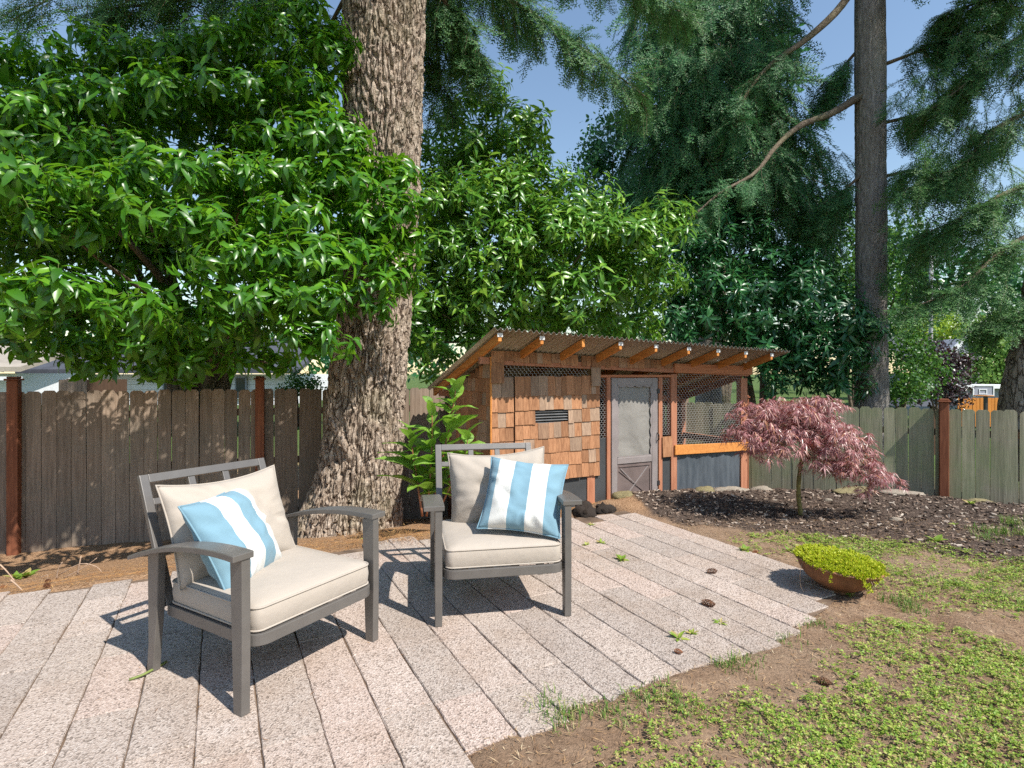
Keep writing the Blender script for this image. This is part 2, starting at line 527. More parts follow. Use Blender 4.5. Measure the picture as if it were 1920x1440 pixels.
class G:
    """Collects triangles of several materials for one mesh."""

    def __init__(s):
        s.V, s.F, s.M, s.n = [], [], [], 0

    def add(s, V, F, mi=0):
        V = np.asarray(V, np.float32).reshape(-1, 3)
        F = np.asarray(F, np.int64).reshape(-1, 3)
        s.V.append(V)
        s.F.append(F + s.n)
        s.M.append(np.full(len(F), mi) if np.isscalar(mi) else np.asarray(mi))
        s.n += len(V)
        return s

    def arrays(s):
        return np.concatenate(s.V), np.concatenate(s.F), np.concatenate(s.M)

    def obj(s, name, mats, parent=None, smooth=False):
        V, F, Mi = s.arrays()
        return link(name, np_mesh(name, V, F, mats, Mi, smooth), parent)


BOXF = np.array([(0, 2, 1), (0, 3, 2), (4, 5, 6), (4, 6, 7), (0, 1, 5), (0, 5, 4), (1, 2, 6), (1, 6, 5), (2, 3, 7), (2, 7, 6), (3, 0, 4), (3, 4, 7)])


def boxv(x0, x1, y0, y1, z0, z1):
    return np.array([(x0, y0, z0), (x1, y0, z0), (x1, y1, z0), (x0, y1, z0), (x0, y0, z1), (x1, y0, z1), (x1, y1, z1), (x0, y1, z1)], float)


def bar(p, q, w, h, up=(0, 0, 1)):
    """A straight bar from p to q, w wide sideways and h thick."""
    p, q, up = np.array(p, float), np.array(q, float), np.array(up, float)
    d = q - p
    d /= np.linalg.norm(d)
    s = np.cross(d, up)
    s /= np.linalg.norm(s)
    t = np.cross(s, d)
    V = []
    for e in (p, q):
        for a, b in ((-1, -1), (1, -1), (1, 1), (-1, 1)):
            V.append(e + s * a * w / 2 + t * b * h / 2)
    F = np.array([(0, 1, 2), (0, 2, 3), (4, 6, 5), (4, 7, 6), (0, 5, 1), (0, 4, 5), (1, 6, 2), (1, 5, 6), (2, 7, 3), (2, 6, 7), (3, 4, 0), (3, 7, 4)])
    return np.array(V), F


def tube(path, radii, seg=8, closed=False):
    P = np.asarray(path, float)
    n = len(P)
    rr = np.broadcast_to(np.asarray(radii, float), (n,))
    if closed:
        T = np.roll(P, -1, 0) - np.roll(P, 1, 0)
    else:
        T = np.gradient(P, axis=0)
    T /= np.linalg.norm(T, axis=1)[:, None] + 1e-12
    ref = np.array([0, 0, 1.0]) if abs(T[:, 2]).mean() < 0.8 else np.array([1.0, 0, 0])
    A = np.cross(T, ref)
    A /= np.linalg.norm(A, axis=1)[:, None] + 1e-12
    B = np.cross(T, A)
    th = np.linspace(0, 2 * np.pi, seg, endpoint=False)
    V = P[:, None] + rr[:, None, None] * (np.cos(th)[None, :, None] * A[:, None] + np.sin(th)[None, :, None] * B[:, None])
    V = V.reshape(-1, 3)
    F = []
    m = n if closed else n - 1
    i, j = np.meshgrid(np.arange(m), np.arange(seg), indexing='ij')
    a = i * seg + j
    b_ = i * seg + (j + 1) % seg
    c = ((i + 1) % n) * seg + (j + 1) % seg
    d = ((i + 1) % n) * seg + j
    F = np.concatenate([np.stack([a, b_, c], -1).reshape(-1, 3), np.stack([a, c, d], -1).reshape(-1, 3)])
    if not closed:
        V = np.concatenate([V, P[:1], P[-1:]])
        k = np.arange(seg)
        F = np.concatenate([F, np.stack([np.full(seg, n * seg), (k + 1) % seg, k], -1), np.stack([np.full(seg, n * seg + 1), (n - 1) * seg + k, (n - 1) * seg + (k + 1) % seg], -1)])
    return V, F


def bez(pts, n=16):
    """Smooth path through the given points (Catmull-Rom)."""
    P = np.asarray(pts, float)
    if len(P) == 2:
        t = np.linspace(0, 1, n)[:, None]
        return P[0] * (1 - t) + P[1] * t
    Q = np.concatenate([[2 * P[0] - P[1]], P, [2 * P[-1] - P[-2]]])
    out = []
    m = len(P) - 1
    for s in np.linspace(0, m - 1e-6, n):
        i = int(s)
        t = s - i
        a, b, c, d = Q[i:i + 4]
        out.append(0.5 * (2 * b + (c - a) * t + (2 * a - 5 * b + 4 * c - d) * t * t + (3 * b - a - 3 * c + d) * t ** 3))
    return np.array(out)


def bevel_mesh(name, parts, mat, width=0.004, seg=2):
    """Boxes / prisms joined into one mesh with softened edges."""
    bm = bmesh.new()
    for V, F in parts:
        vs = [bm.verts.new(v) for v in V]
        for f in F:
            try:
                bm.faces.new([vs[i] for i in f])
            except ValueError:
                pass
    bmesh.ops.recalc_face_normals(bm, faces=bm.faces)
    bmesh.ops.dissolve_limit(bm, angle_limit=0.01, verts=bm.verts, edges=bm.edges)
    ed = [e for e in bm.edges if len(e.link_faces) == 2 and e.calc_face_angle(0) > 0.5]
    bmesh.ops.bevel(bm, geom=ed, offset=width, segments=seg, affect='EDGES', profile=0.6)
    me = bpy.data.meshes.new(name)
    bm.to_mesh(me)
    bm.free()
    me.materials.append(mat)
    me.polygons.foreach_set('use_smooth', np.full(len(me.polygons), False))
    return me


def prism(poly, axis, a0, a1):
    """Extrude a closed 2-D polygon along an axis (0 x, 1 y, 2 z); polygon is in the other two axes in order."""
    n = len(poly)
    V = []
    for a in (a0, a1):
        for p in poly:
            q = list(p)
            q.insert(axis, a)
            V.append(q)
    F = [list(range(n)), list(range(2 * n - 1, n - 1, -1))]
    for i in range(n):
        j = (i + 1) % n
        F.append([i, i + n, j + n, j])
    return np.array(V, float), F


def vnoise2(x, y, seed=0):
    xi, yi = np.floor(x).astype(np.int64), np.floor(y).astype(np.int64)
    fx, fy = x - xi, y - yi
    fx, fy = fx * fx * (3 - 2 * fx), fy * fy * (3 - 2 * fy)

    def h(a, b):
        k = (a * 374761393 + b * 668265263 + seed * 982451653) & 0xffffffff
        k = ((k ^ (k >> 13)) * 1274126177) & 0xffffffff
        return ((k ^ (k >> 16)) & 0xffff) / 65535.0
    return (h(xi, yi) * (1 - fx) + h(xi + 1, yi) * fx) * (1 - fy) + (h(xi, yi + 1) * (1 - fx) + h(xi + 1, yi + 1) * fx) * fy


def fbm2(x, y, oct=4, seed=0):
    s, a, t = 0, 0.5, 0
    for k in range(oct):
        s = s + a * vnoise2(x * 2 ** k, y * 2 ** k, seed + k)
        t += a
        a *= 0.5
    return s / t


def unit(v):
    v = np.asarray(v, float)
    return v / (np.linalg.norm(v, axis=-1, keepdims=True) + 1e-12)


def frames_z(D, roll):
    """(N,3,3) frames whose third column is D, rolled about it."""
    D = unit(D)
    ref = np.where(np.abs(D[:, 2:3]) < 0.9, np.array([[0, 0, 1.0]]), np.array([[1.0, 0, 0]]))
    A = unit(np.cross(ref, D))
    B = np.cross(D, A)
    c, s = np.cos(roll)[:, None], np.sin(roll)[:, None]
    return np.stack([A * c + B * s, -A * s + B * c, D], -1)


def frames_x(D, Nn):
    """frames whose first column is D and third is near Nn."""
    D = unit(D)
    S = unit(np.cross(Nn, D))
    return np.stack([D, S, np.cross(D, S)], -1)


def scatter(TV, TF, TM, O, Fr, sc):
    N_ = len(O)
    V = np.einsum('nij,vj->nvi', Fr * np.asarray(sc)[:, None, None], TV) + O[:, None]
    F = TF[None] + (np.arange(N_) * len(TV))[:, None, None]
    return V.reshape(-1, 3), F.reshape(-1, 3), np.tile(TM, N_)


# leaf blade: base, two rows of three, tip; 8 triangles, folded along the midrib and curled down
LEAF_F = np.array([(0, 1, 2), (0, 2, 3), (1, 4, 5), (1, 5, 2), (2, 5, 6), (2, 6, 3), (4, 7, 5), (5, 7, 6)])


def leaf_v(L=1.0, w=0.16, fold=0.25, curl=0.25, w2=0.85):
    def z(x):
        return -curl * L * x * x
    a, b = 0.3, 0.68
    return np.array([(0, 0, 0), (a * L, -w * L, z(a) + fold * w * L), (a * L, 0, z(a)), (a * L, w * L, z(a) + fold * w * L),
                     (b * L, -w * w2 * L, z(b) + fold * w * L * 0.8), (b * L, 0, z(b)), (b * L, w * w2 * L, z(b) + fold * w * L * 0.8), (L, 0, z(1))])


# ------------------------------------------------------------------ the lie of the land
ES, ET = np.array([0.887, 0.461]), np.array([-0.461, 0.887])     # across and along the paver rows
CREST_X = np.array([-400, -12, -5.69, -2.14, 0.3, 0.62, 1.42, 2.45, 3.77, 4.2, 4.77, 5.33, 8, 14, 400.])
CREST_Y = np.array([-2.0, -1.0, 2.28, 4.13, 5.35, 5.6, 6.45, 6.6, 6.6, 6.5, 6.18, 5.83, 4.6, 3.5, 3.5])
MUL_X = np.array([-400, 1.3, 1.4, 1.67, 2.44, 3.24, 3.73, 6, 20, 400.])
MUL_Y = np.array([400, 400, 5.6, 5.2, 4.74, 4.5, 4.1, 3.5, 3.0, 3.0])


def sstep(a, b, x):
    t = np.clip((x - a) / (b - a), 0, 1)
    return t * t * (3 - 2 * t)


def patio_mask(x, y):
    s, t = x * ES[0] + y * ES[1], x * ET[0] + y * ET[1]
    tmin = np.where(s > 0.8, 1.97 + 0.28 * sstep(2.5, 3.65, s), -0.2)
    m = sstep(-0.03, 0.03, 3.69 - s) * sstep(-0.03, 0.03, t - tmin) * sstep(-0.04, 0.04, 4.58 - t) * sstep(-0.03, 0.03, s + 4.0)
    return m


def ground_h(x, y):
    x, y = np.asarray(x, float), np.asarray(y, float)
    d = np.maximum(0, y - np.interp(x, CREST_X, CREST_Y))
    h = -np.minimum(0.2 * d, 0.58)
    near = np.exp(-(np.maximum(0, np.hypot(x, y - 4) - 6) / 4) ** 2)
    n = (fbm2(x * 1.7, y * 1.7, 5, 3) - 0.5) * 0.07 + (fbm2(x * 9, y * 9, 3, 9) - 0.5) * 0.03
    h = h + n * near
    mul = sstep(-0.15, 0.25, y - np.interp(x, MUL_X, MUL_Y))
    h = h + mul * near * (0.02 + (fbm2(x * 22, y * 22, 2, 5) - 0.5) * 0.045)
    h = h + 0.025 * (0.6 + 0.8 * fbm2(x * 11, y * 11, 3, 8)) * np.exp(-((x - 1.1) ** 2 / 0.12 + (y - 6.02) ** 2 / 0.03))
    h = h - 0.42 * np.exp(-((x - 0.78) ** 2 / 0.075 + (y - 5.72) ** 2 / 0.035) ** 2)
    pm = patio_mask(x, y)
    return h * (1 - pm) - 0.022 * pm - 0.006


def axis_pts(lo, hi, step, far):
    a = list(np.arange(lo, hi + 1e-6, step))
    s, v = step, a[-1]
    while v < far:
        s *= 1.35
        v += s
        a.append(v)
    s, v = step, a[0]
    while v > -far:
        s *= 1.35
        v -= s
        a.insert(0, v)
    return np.array(a)


gx, gy = axis_pts(-6.5, 7.0, 0.055, 900), axis_pts(0.9, 9.6, 0.055, 900)
GX, GY = np.meshgrid(gx, gy, indexing='ij')
GZ = ground_h(GX, GY)
i, j = np.meshgrid(np.arange(len(gx) - 1), np.arange(len(gy) - 1), indexing='ij')
ny_ = len(gy)
a_ = i * ny_ + j
GF = np.stack([a_, a_ + ny_, a_ + ny_ + 1, a_ + 1], -1).reshape(-1, 4)
gme = np_mesh('ground', np.stack([GX, GY, GZ], -1).reshape(-1, 3), GF, M['ground'], smooth=True)
mulch_hollow_shade = sstep(-0.12, 0.12, GY - np.interp(GX, MUL_X, MUL_Y) + (fbm2(GX * 2.5, GY * 2.5, 4, 21) - 0.5) * 0.9)
mulch_hollow_shade = np.maximum(mulch_hollow_shade, np.exp(-((GX - 0.78) ** 2 / 0.075 + (GY - 5.75) ** 2 / 0.045) ** 2))  # shade inside the hollow painted with the dark mulch colour
litm = sstep(-0.1, 0.3, GX * ET[0] + GY * ET[1] - 4.3) * (1 - mulch_hollow_shade) * 0.9
grs = sstep(11, 16, np.hypot(GX, GY))
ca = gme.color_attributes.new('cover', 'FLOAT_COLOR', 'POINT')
ca.data.foreach_set('color', np.stack([mulch_hollow_shade, litm, grs, np.ones_like(grs)], -1).astype(np.float32).ravel())
ground = link('ground', gme)
ground['kind'] = 'structure'


def gz(x, y):
    return float(ground_h(np.array([x]), np.array([y]))[0])


# ------------------------------------------------------------------ patio of long aggregate pavers
bedV = np.array([[*(ES * s + ET * t), -0.0195] for s, t in ((-4, -0.3), (3.7, -0.3), (3.7, 4.6), (-4, 4.6))])
bed_poly = [(-4.0, -0.3), (0.79, -0.3), (0.79, 1.97), (2.6, 1.99), (3.2, 2.1), (3.68, 2.26), (3.68, 4.56), (-4.0, 4.56)]
bm = bmesh.new()
bm.faces.new([bm.verts.new((*(ES * s + ET * t), -0.0085)) for s, t in bed_poly])
pme = bpy.data.meshes.new('patio')
bm.to_mesh(pme)
bm.free()
pme.materials.append(M['joint_soil'])
patio = link('patio', pme)
patio['kind'] = 'structure'
ROW, PLEN = 0.2225, 0.55


def paver_mesh(k):
    r = np.random.default_rng(100 + k)
    w, l = ROW - 0.0045, PLEN - 0.004
    n1, n2 = 3, 8
    P = [(x, 0) for x in np.linspace(0, w, n1, endpoint=False)] + [(w, y) for y in np.linspace(0, l, n2, endpoint=False)] + \
        [(x, l) for x in np.linspace(w, 0, n1, endpoint=False)] + [(0, y) for y in np.linspace(l, 0, n2, endpoint=False)]
    P = np.array(P)
    c = np.array([w / 2, l / 2])
    out = P + r.normal(0, 0.0014, P.shape)
    inn = out + (c - out) * np.array([0.035, 0.012]) + r.normal(0, 0.0012, P.shape)
    n = len(P)
    V = np.concatenate([np.c_[out, np.full(n, -0.05)], np.c_[out, np.full(n, -0.0055)], np.c_[inn, r.normal(0, 0.0007, n)], [[c[0], c[1], 0.0015]]])
    F = []
    for q in range(n):
        z = (q + 1) % n
        F += [(q, z, n + z), (q, n + z, n + q), (n + q, n + z, 2 * n + z), (n + q, 2 * n + z, 2 * n + q), (2 * n + q, 2 * n + z, 3 * n)]
    return np_mesh('paver', V, F, M['paver'])


pavers = [paver_mesh(k) for k in range(7)]
prot = math.atan2(ES[1], ES[0])
for k in range(-20, 13):
    s0 = 0.80 + ROW * k
    t = (1.95 + 0.28 * float(sstep(2.5, 3.65, np.array(s0 + 0.1))) + random.uniform(-0.03, 0.03)) if k >= 0 else -0.15 + random.uniform(-0.2, 0.1)
    if k in (0, 1):
        t -= 0.05
    tmax = 4.6 + random.uniform(-0.08, 0.12) - (0.12 if k > 9 else 0)
    first = True
    while t < tmax - 0.12:
        ln = PLEN
        if first:
            ln *= random.choice((0.35, 0.6, 0.8, 1.0))
            first = False
        if t + ln > tmax:
            ln = tmax - t
        o = link('paver', random.choice(pavers), patio)
        p = ES * (s0 + 0.004 + random.gauss(0, 0.0008)) + ET * t
        o.location = (p[0], p[1], random.gauss(0, 0.001))
        o.rotation_euler = (random.gauss(0, 0.0016), random.gauss(0, 0.0025), prot + random.gauss(0, 0.0006))
        o.scale = (1, ln / PLEN, 1)
        t += ln

# ------------------------------------------------------------------ plank fences
def board_mesh(w, h, ear, mat, seed):
    r = random.Random(seed)
    poly = [(-w / 2, 0), (w / 2, 0), (w / 2, h - ear), (w / 2 - ear * 0.9, h + r.uniform(-.004, .004)), (-w / 2 + ear * 0.9, h), (-w / 2, h - ear)]
    V, F = prism(poly, 1, -0.009, 0.009)
    me = bpy.data.meshes.new('board')
    me.from_pydata([tuple(v) for v in V], [], F)
    me.materials.append(mat)
    return me


def post_meshes(h, w=0.1):
    p = bevel_mesh('post', [(boxv(-w / 2, w / 2, -w / 2, w / 2, 0, h), BOXF)], M['cedar_post'], 0.005, 1)
    c = bevel_mesh('post_cap', [(boxv(-w * .68, w * .68, -w * .68, w * .68, h + 0.001, h + 0.022), BOXF), (boxv(-w * .5, w * .5, -w * .5, w * .5, h + .0225, h + 0.045), BOXF)], M['cedar_post'], 0.006, 1)
    return p, c


def fence(name, label, A, d, t0, t1, bot, top, post_ts, post_top, mat, rails, seed):
    r = random.Random(seed)
    A, d = np.array(A), np.array(d)
    ang = math.atan2(d[1], d[0])
    if d[0] < 0:
        ang += math.pi
    nrm = np.array([math.sin(ang), -math.cos(ang)])       # towards the garden
    root = thing(name, label, 'fence', (A[0], A[1], 0))
    H = top - bot
    ms = [board_mesh(w, H, 0.028, mat, seed + q) for q, w in enumerate((0.139, 0.137, 0.135, 0.132))]
    t = t0
    while t < t1:
        o = link('board', r.choice(ms), root)
        p = d * (t + 0.07)
        o.location = (p[0], p[1], bot + r.gauss(0, 0.006))
        o.rotation_euler = (r.gauss(0, 0.004), r.gauss(0, 0.004), ang + r.gauss(0, 0.012))
        t += 0.1405 + abs(r.gauss(0, 0.0012))
    pm, cm = post_meshes(post_top - bot)
    for pt in post_ts:
        o = link('post', pm, root)
        p = d * pt + nrm * 0.045
        o.location = (p[0], p[1], bot)
        o.rotation_euler = (0, 0, ang)
        c = link('post_cap', cm, o)
    g = None
    for z in rails:
        V, F = bar([*(d * t0 - nrm * 0.03), z], [*(d * t1 - nrm * 0.03), z], 0.038, 0.085)
        o = link('rail', np_mesh('rail', V, F, M['inner_wood']), root)
    return root


fence('plank_fence', 'weathered grey-brown dog-eared plank fence behind the big fir trunk and the armchairs', (-5.61, 6.14), (0.943, 0.332), -1.75, 8.9, -0.64, 1.2,
      (-2.3, 0.14, 2.61, 5.05, 7.49), 1.32, M['fence_left'], (-0.35, 0.3, 0.92), 3)
fence('plank_fence', 'greenish weathered plank fence behind the red maple and the mulch bed', (6.3, 7.04), (-0.858, 0.513), -2.6, 4.0, -0.5, 0.93,
      (-1.74, 0.70, 3.14), 1.02, M['fence_right'], (-0.25, 0.62), 9)

# ------------------------------------------------------------------ chicken coop
coop = thing('chicken_coop', 'cedar shingled chicken coop with lean-to roof, screen door and wire run', 'chicken coop', (-0.226, 6.09, 0), math.atan2(0.447, 0.894))


def cX(u):
    z = 6.264 / (1 - 0.00048 * (u - 980))
    return ((u - 960) / FPX * z + 0.226) * 0.894 + (z - 6.09) * 0.447


def cZ(u, v):
    z = 6.264 / (1 - 0.00048 * (u - 980))
    return CAM_H - (v - 700) / FPX * z


def roofz(X, Y):
    return 1.68 - 0.0352 * X - 0.304 * Y


CL = cX(1403)
BASE = -0.3
CD = 1.3


def cbox(name, mat, x0, x1, y0, y1, z0, z1, parent=None, bev=0.003):
    return link(name, bevel_mesh(name, [(boxv(x0, x1, y0, y1, z0, z1), BOXF)], mat, bev, 1), parent or coop)


# shingle: unit wedge, butt proud at the bottom
wv = np.array([(0, 0, 0), (1, 0, 0), (1, -1, 0), (0, -1, 0), (0, 0, 1), (1, 0, 1), (1, -.3, 1), (0, -.3, 1)], float)
wme = np_mesh('shingle', wv, [(0, 1, 5), (0, 5, 4), (3, 6, 2), (3, 7, 6), (0, 2, 1), (0, 3, 2), (4, 5, 6), (4, 6, 7), (0, 4, 7), (0, 7, 3), (1, 2, 6), (1, 6, 5)], M['shingle'])
rs = random.Random(5)


def shingle(parent, x, y, z, w, h, th=0.014, rz=0.0):
    o = link('shingle', wme, parent)
    o.location = (x, y, z)
    o.scale = (w, th, h)
    o.rotation_euler = (0, rs.gauss(0, 0.006), rz)
    return o


XS, XE = 0.0, cX(1123)
XH0, XH1 = cX(963.5), cX(1089)                # hatch seams
VX0, VX1 = cX(1002), cX(1063.5)
VZ0, VZ1 = cZ(1033, 796), cZ(1033, 766.5)
ZTOP = cZ(1020, 706)
ZBOT = cZ(1020, 901)
front_wall = cbox('front_wall', M['inner_wood'], XS, XH0 - 0.012, 0.0, 0.022, ZBOT + 0.01, ZTOP)
front_wall2 = cbox('front_wall', M['inner_wood'], XH1 + 0.012, XE - 0.01, 0.0, 0.022, ZBOT + 0.01, ZTOP)
hatchV = [(boxv(XH0 + .004, VX0, -0.012, 0.018, ZBOT + 0.012, ZTOP), BOXF), (boxv(VX1, XH1 - .004, -0.012, 0.018, ZBOT + .012, ZTOP), BOXF),
          (boxv(VX0, VX1, -0.012, 0.018, ZBOT + .012, VZ0), BOXF), (boxv(VX0, VX1, -0.012, 0.018, VZ1, ZTOP), BOXF)]
g = G()
for V, F in hatchV:
    g.add(V, F)
hatch = g.obj('hatch', M['inner_wood'], coop)


def shingle_rows(parent, x0, x1, y, rows, hole=None, off=0.0):
    for (zb, h) in rows:
        x = x0
        while x < x1 - 0.01:
            w = rs.choice((0.07, 0.085, 0.1, 0.1, 0.12, 0.135)) * rs.uniform(0.92, 1.08)
            if x + w > x1 - 0.045:
                w = x1 - x
            if hole and x + w > hole[0] + 0.006 and x < hole[1] - 0.006 and zb < hole[3] - 0.01 and zb + h > hole[2] + 0.02:
                # keep the small window clear
                if x < hole[0] - 0.03:
                    w = hole[0] - x
                elif x >= hole[0] - 0.03 and x < hole[1]:
                    if zb < hole[2]:
                        shingle(parent, x + .001, y, zb + off, w - 0.003, hole[2] - zb - off)
                        x += w
                        continue
                    x = hole[1]
                    continue
            shingle(parent, x + .001, y - rs.uniform(0, 0.003), zb + off + rs.gauss(0, 0.004), w - 0.0025, h + 0.015, rs.uniform(0.013, 0.018))
            x += w


pitch = (cZ(1020, 742) - ZBOT) / 6
rows = [(ZBOT + pitch * k, pitch) for k in range(6)] + [(ZBOT + pitch * 6, ZTOP - ZBOT - pitch * 6 - 0.012)]
shingle_rows(front_wall, XS - 0.012, XH0 - 0.008, -0.001, rows, off=-0.01)
shingle_rows(hatch, XH0 + 0.003, XH1 - 0.003, -0.013, rows, (VX0, VX1, VZ0, VZ1))
shingle_rows(front_wall2, XH1 + 0.006, XE + 0.004, -0.001, rows, off=0.008)
# louvred vent in the hatch
for k in range(5):
    zz = VZ0 + 0.012 + k * (VZ1 - VZ0 - 0.02) / 5
    V, F = bar([VX0, -0.004, zz + .012], [VX1, -0.004, zz + .012], 0.03, 0.004, up=(0, -0.5, 1))
    link('vent_slat', np_mesh('vent_slat', V, F, M['vent_grey']), hatch)
cbox('vent_backing', M['black_metal'], VX0, VX1, 0.02, 0.026, VZ0, VZ1, hatch, 0.001)
# columns of shingles beside the upper vent, and the band under the eave
for (xa, xb) in ((XS - 0.012, cX(943)), (cX(1106.5), XE + 0.006)):
    zt = roofz((xa + xb) / 2, 0) - 0.035
    shingle(front_wall if xa < 0.1 else front_wall2, xa, -0.02, zt - 0.125, xb - xa, 0.125)
    shingle(front_wall if xa < 0.1 else front_wall2, xa - 0.002, -0.024, zt - 0.35, xb - xa, 0.23)
header = link('header', bevel_mesh('header', [(np.array([(XS, 0, roofz(0, 0) - .128), (cX(1262), 0, roofz(cX(1262), 0) - .128), (cX(1262), .04, roofz(cX(1262), 0) - .128), (XS, .04, roofz(0, 0) - .128),
                                                         (XS, 0, roofz(0, 0) - .11), (cX(1262), 0, roofz(cX(1262), 0) - .11), (cX(1262), .04, roofz(cX(1262), 0) - .11), (XS, .04, roofz(0, 0) - .11)]), BOXF)], M['framing'], 0.003, 1), coop)
x = cX(943) + 0.003
while x < cX(1258):
    w = rs.choice((0.07, 0.1, 0.12, 0.13))
    if rs.random() < 0.12:
        x += 0.05
    h = rs.choice((0.105, 0.12, 0.125))
    shingle(header, x, -0.003 - rs.uniform(0, .006), roofz(x, 0) - 0.03 - h, w - 0.003, h)
    x += w
# side wall in shingles
sw = np.array([(0, 0.0, BASE), (0, CD, BASE), (0, CD, roofz(0, CD) - .09), (0, 0, roofz(0, 0) - .09)])
side_wall = link('side_wall', bevel_mesh('side_wall', [prism([(p[1], p[2]) for p in sw], 0, 0.0, 0.022)], M['inner_wood'], 0.002, 1), coop)
for k in range(11):
    zb = BASE + 0.1 + k * 0.155
    y = CD
    while y > 0.0:
        w = rs.choice((0.1, 0.12, 0.14, 0.16))
        if y - w < 0.04:
            w = y + 0.012
        lim = roofz(0, y) - 0.095
        h = min(0.17, lim - zb)
        if h > 0.03:
            o = shingle(side_wall, -0.001 - rs.uniform(0, .003), y - 0.001, zb + rs.gauss(0, .003), w - 0.003, h, rs.uniform(.013, .018), R(-90))
        y -= w
cbox('corner_trim', M['rafter'], -0.024, -0.003, -0.03, -0.012, BASE, roofz(0, 0) - 0.1)
# back and divider walls of the hen house
cbox('back_wall', M['inner_wood'], 0.03, CL, CD - 0.03, CD - 0.01, BASE, 0.55)
cbox('divider_wall', M['inner_wood'], XE - 0.03, XE - 0.012, 0.03, CD - 0.035, BASE, 1.1)
# posts and rails of the front
PW = [(1101.7, 1116, 0), (1137.5, 1144.5, 1), (1234.6, 1241.7, 1), (1258, 1269, 0), (1389, 1401, 0)]
for q, (ua, ub, k) in enumerate(PW):
    xa, xb = cX(ua), cX(ub)
    top = ZBOT + 0.02 if q == 0 else (cZ(ua, 707.6) if k else roofz(xa, 0) - (0.2 if q == 3 else 0.215))
    cbox('post', M['framing'], xa, xb, 0.004 - 0.012 * (q > 0), 0.075, BASE, top)
for q, (ua, ub) in enumerate(((1269.5, 1388.5),)):
    pass
# rail over the door
hz = cZ(1190, 705.2)
cbox('door_header', M['beam'], XE + 0.008, cX(1262), -0.014, 0.03, hz - 0.016, hz + 0.016)
# run: top beam and sill
V = [(cX(1262.8), -0.03, cZ(1263, 699)), (cX(1408), -0.03, cZ(1407, 702.7)), (cX(1408), 0.01, cZ(1407, 702.7)), (cX(1262.8), 0.01, cZ(1263, 699)),
     (cX(1262.8), -0.03, cZ(1263, 681.5)), (cX(1408), -0.03, cZ(1407, 686.5)), (cX(1408), 0.01, cZ(1407, 686.5)), (cX(1262.8), 0.01, cZ(1263, 681.5))]
link('run_beam', bevel_mesh('run_beam', [(np.array(V), BOXF)], M['beam'], 0.004, 1), coop)
V = [(cX(1263), -0.035, cZ(1265, 852.6)), (cX(1402), -0.035, cZ(1402, 844)), (cX(1402), -0.009, cZ(1402, 844)), (cX(1263), -0.009, cZ(1265, 852.6)),
     (cX(1263), -0.035, cZ(1265, 834)), (cX(1402), -0.035, cZ(1402, 828.5)), (cX(1402), -0.009, cZ(1402, 828.5)), (cX(1263), -0.009, cZ(1265, 834))]
link('run_sill', bevel_mesh('run_sill', [(np.array(V), BOXF)], M['rafter'], 0.004, 1), coop)
# side and back posts of the run
for (xx, yy) in ((CL - 0.09, CD - 0.1), (cX(1262), CD - 0.1), (XE, CD - .12)):
    cbox('post', M['framing'], xx, xx + 0.08, yy, yy + 0.08, BASE, roofz(xx, yy) - 0.11)
for (p, q) in (((CL - 0.05, 0.08, roofz(CL, .08) - .15), (CL - 0.05, CD - .1, roofz(CL, CD - .1) - .15)), ((CL - 0.05, 0.08, 0.42), (CL - 0.05, CD - .1, 0.42)),
               ((cX(1262), CD - .06, roofz(2.7, CD) - .15), (CL - .1, CD - .06, roofz(CL, CD) - .15))):
    V, F = bar(p, q, 0.04, 0.09)
    link('rail', np_mesh('rail', V, F, M['framing']), coop)
# dark cloth skirts and plastic sheet
cbox('skirt', M['dark_cloth'], 0.02, cX(1101), 0.012, 0.02, BASE, ZBOT + 0.03)
cbox('skirt', M['dark_cloth'], cX(1116), cX(1137), 0.012, 0.02, BASE, cZ(1128, 822))
cbox('skirt', M['dark_cloth'], cX(1242), cX(1258), 0.012, 0.02, BASE, cZ(1250, 858))
n = 26
xs = np.linspace(cX(1269), cX(1388), n)
V = []
for q, xx in enumerate(xs):
    for zz in np.linspace(BASE, cZ(1330, 848), 6):
        V.append((xx, 0.012 + 0.012 * math.sin(q * 0.9 + zz * 3) + 0.008 * math.sin(q * 2.3 + zz * 5), zz))
F = []
for q in range(n - 1):
    for k in range(5):
        a = q * 6 + k
        F += [(a, a + 6, a + 7), (a, a + 7, a + 1)]
link('plastic_skirt', np_mesh('plastic_skirt', V, F, M['plastic_skirt'], smooth=True), coop)
shingle(coop, cX(1240.5), -0.018, cZ(1250, 856), cX(1258.5) - cX(1240.5), 0.26)


def chicken_wire(x0, x1, zfun0, zfun1, y, cell=0.05, parent=None):
    g = G()
    w, h = cell, cell * 0.58
    pts = {}
    nx = int((x1 - x0) / w) + 2
    z0 = min(zfun0(x0), zfun0(x1))
    z1 = max(zfun1(x0), zfun1(x1))
    nz = int((z1 - z0) / h) + 2
    def ok(p):
        return x0 <= p[0] <= x1 and zfun0(p[0]) <= p[1] <= zfun1(p[0])
    for r_ in range(nz):
        for c in range(nx):
            ox = x0 + c * w + (w / 2 if r_ % 2 else 0)
            oz = z0 + r_ * h
            A, B = (ox, oz), (ox + w * 0.5, oz + h * 0.3)
            C = (ox - w * 0.5, oz + h * 0.3)
            D = (ox + w * .5, oz + h)
            for p, q in ((A, B), (A, C), (B, D)):
                if ok(p) and ok(q):
                    P, Q = np.array([p[0], y, p[1]]), np.array([q[0], y, q[1]])
                    V, F = tube(np.stack([P, Q]), 0.0016 if (p, q) != (B, D) else 0.002, 3)
                    g.add(V, F)
    return g.obj('chicken_wire', M['wire'], parent or coop)


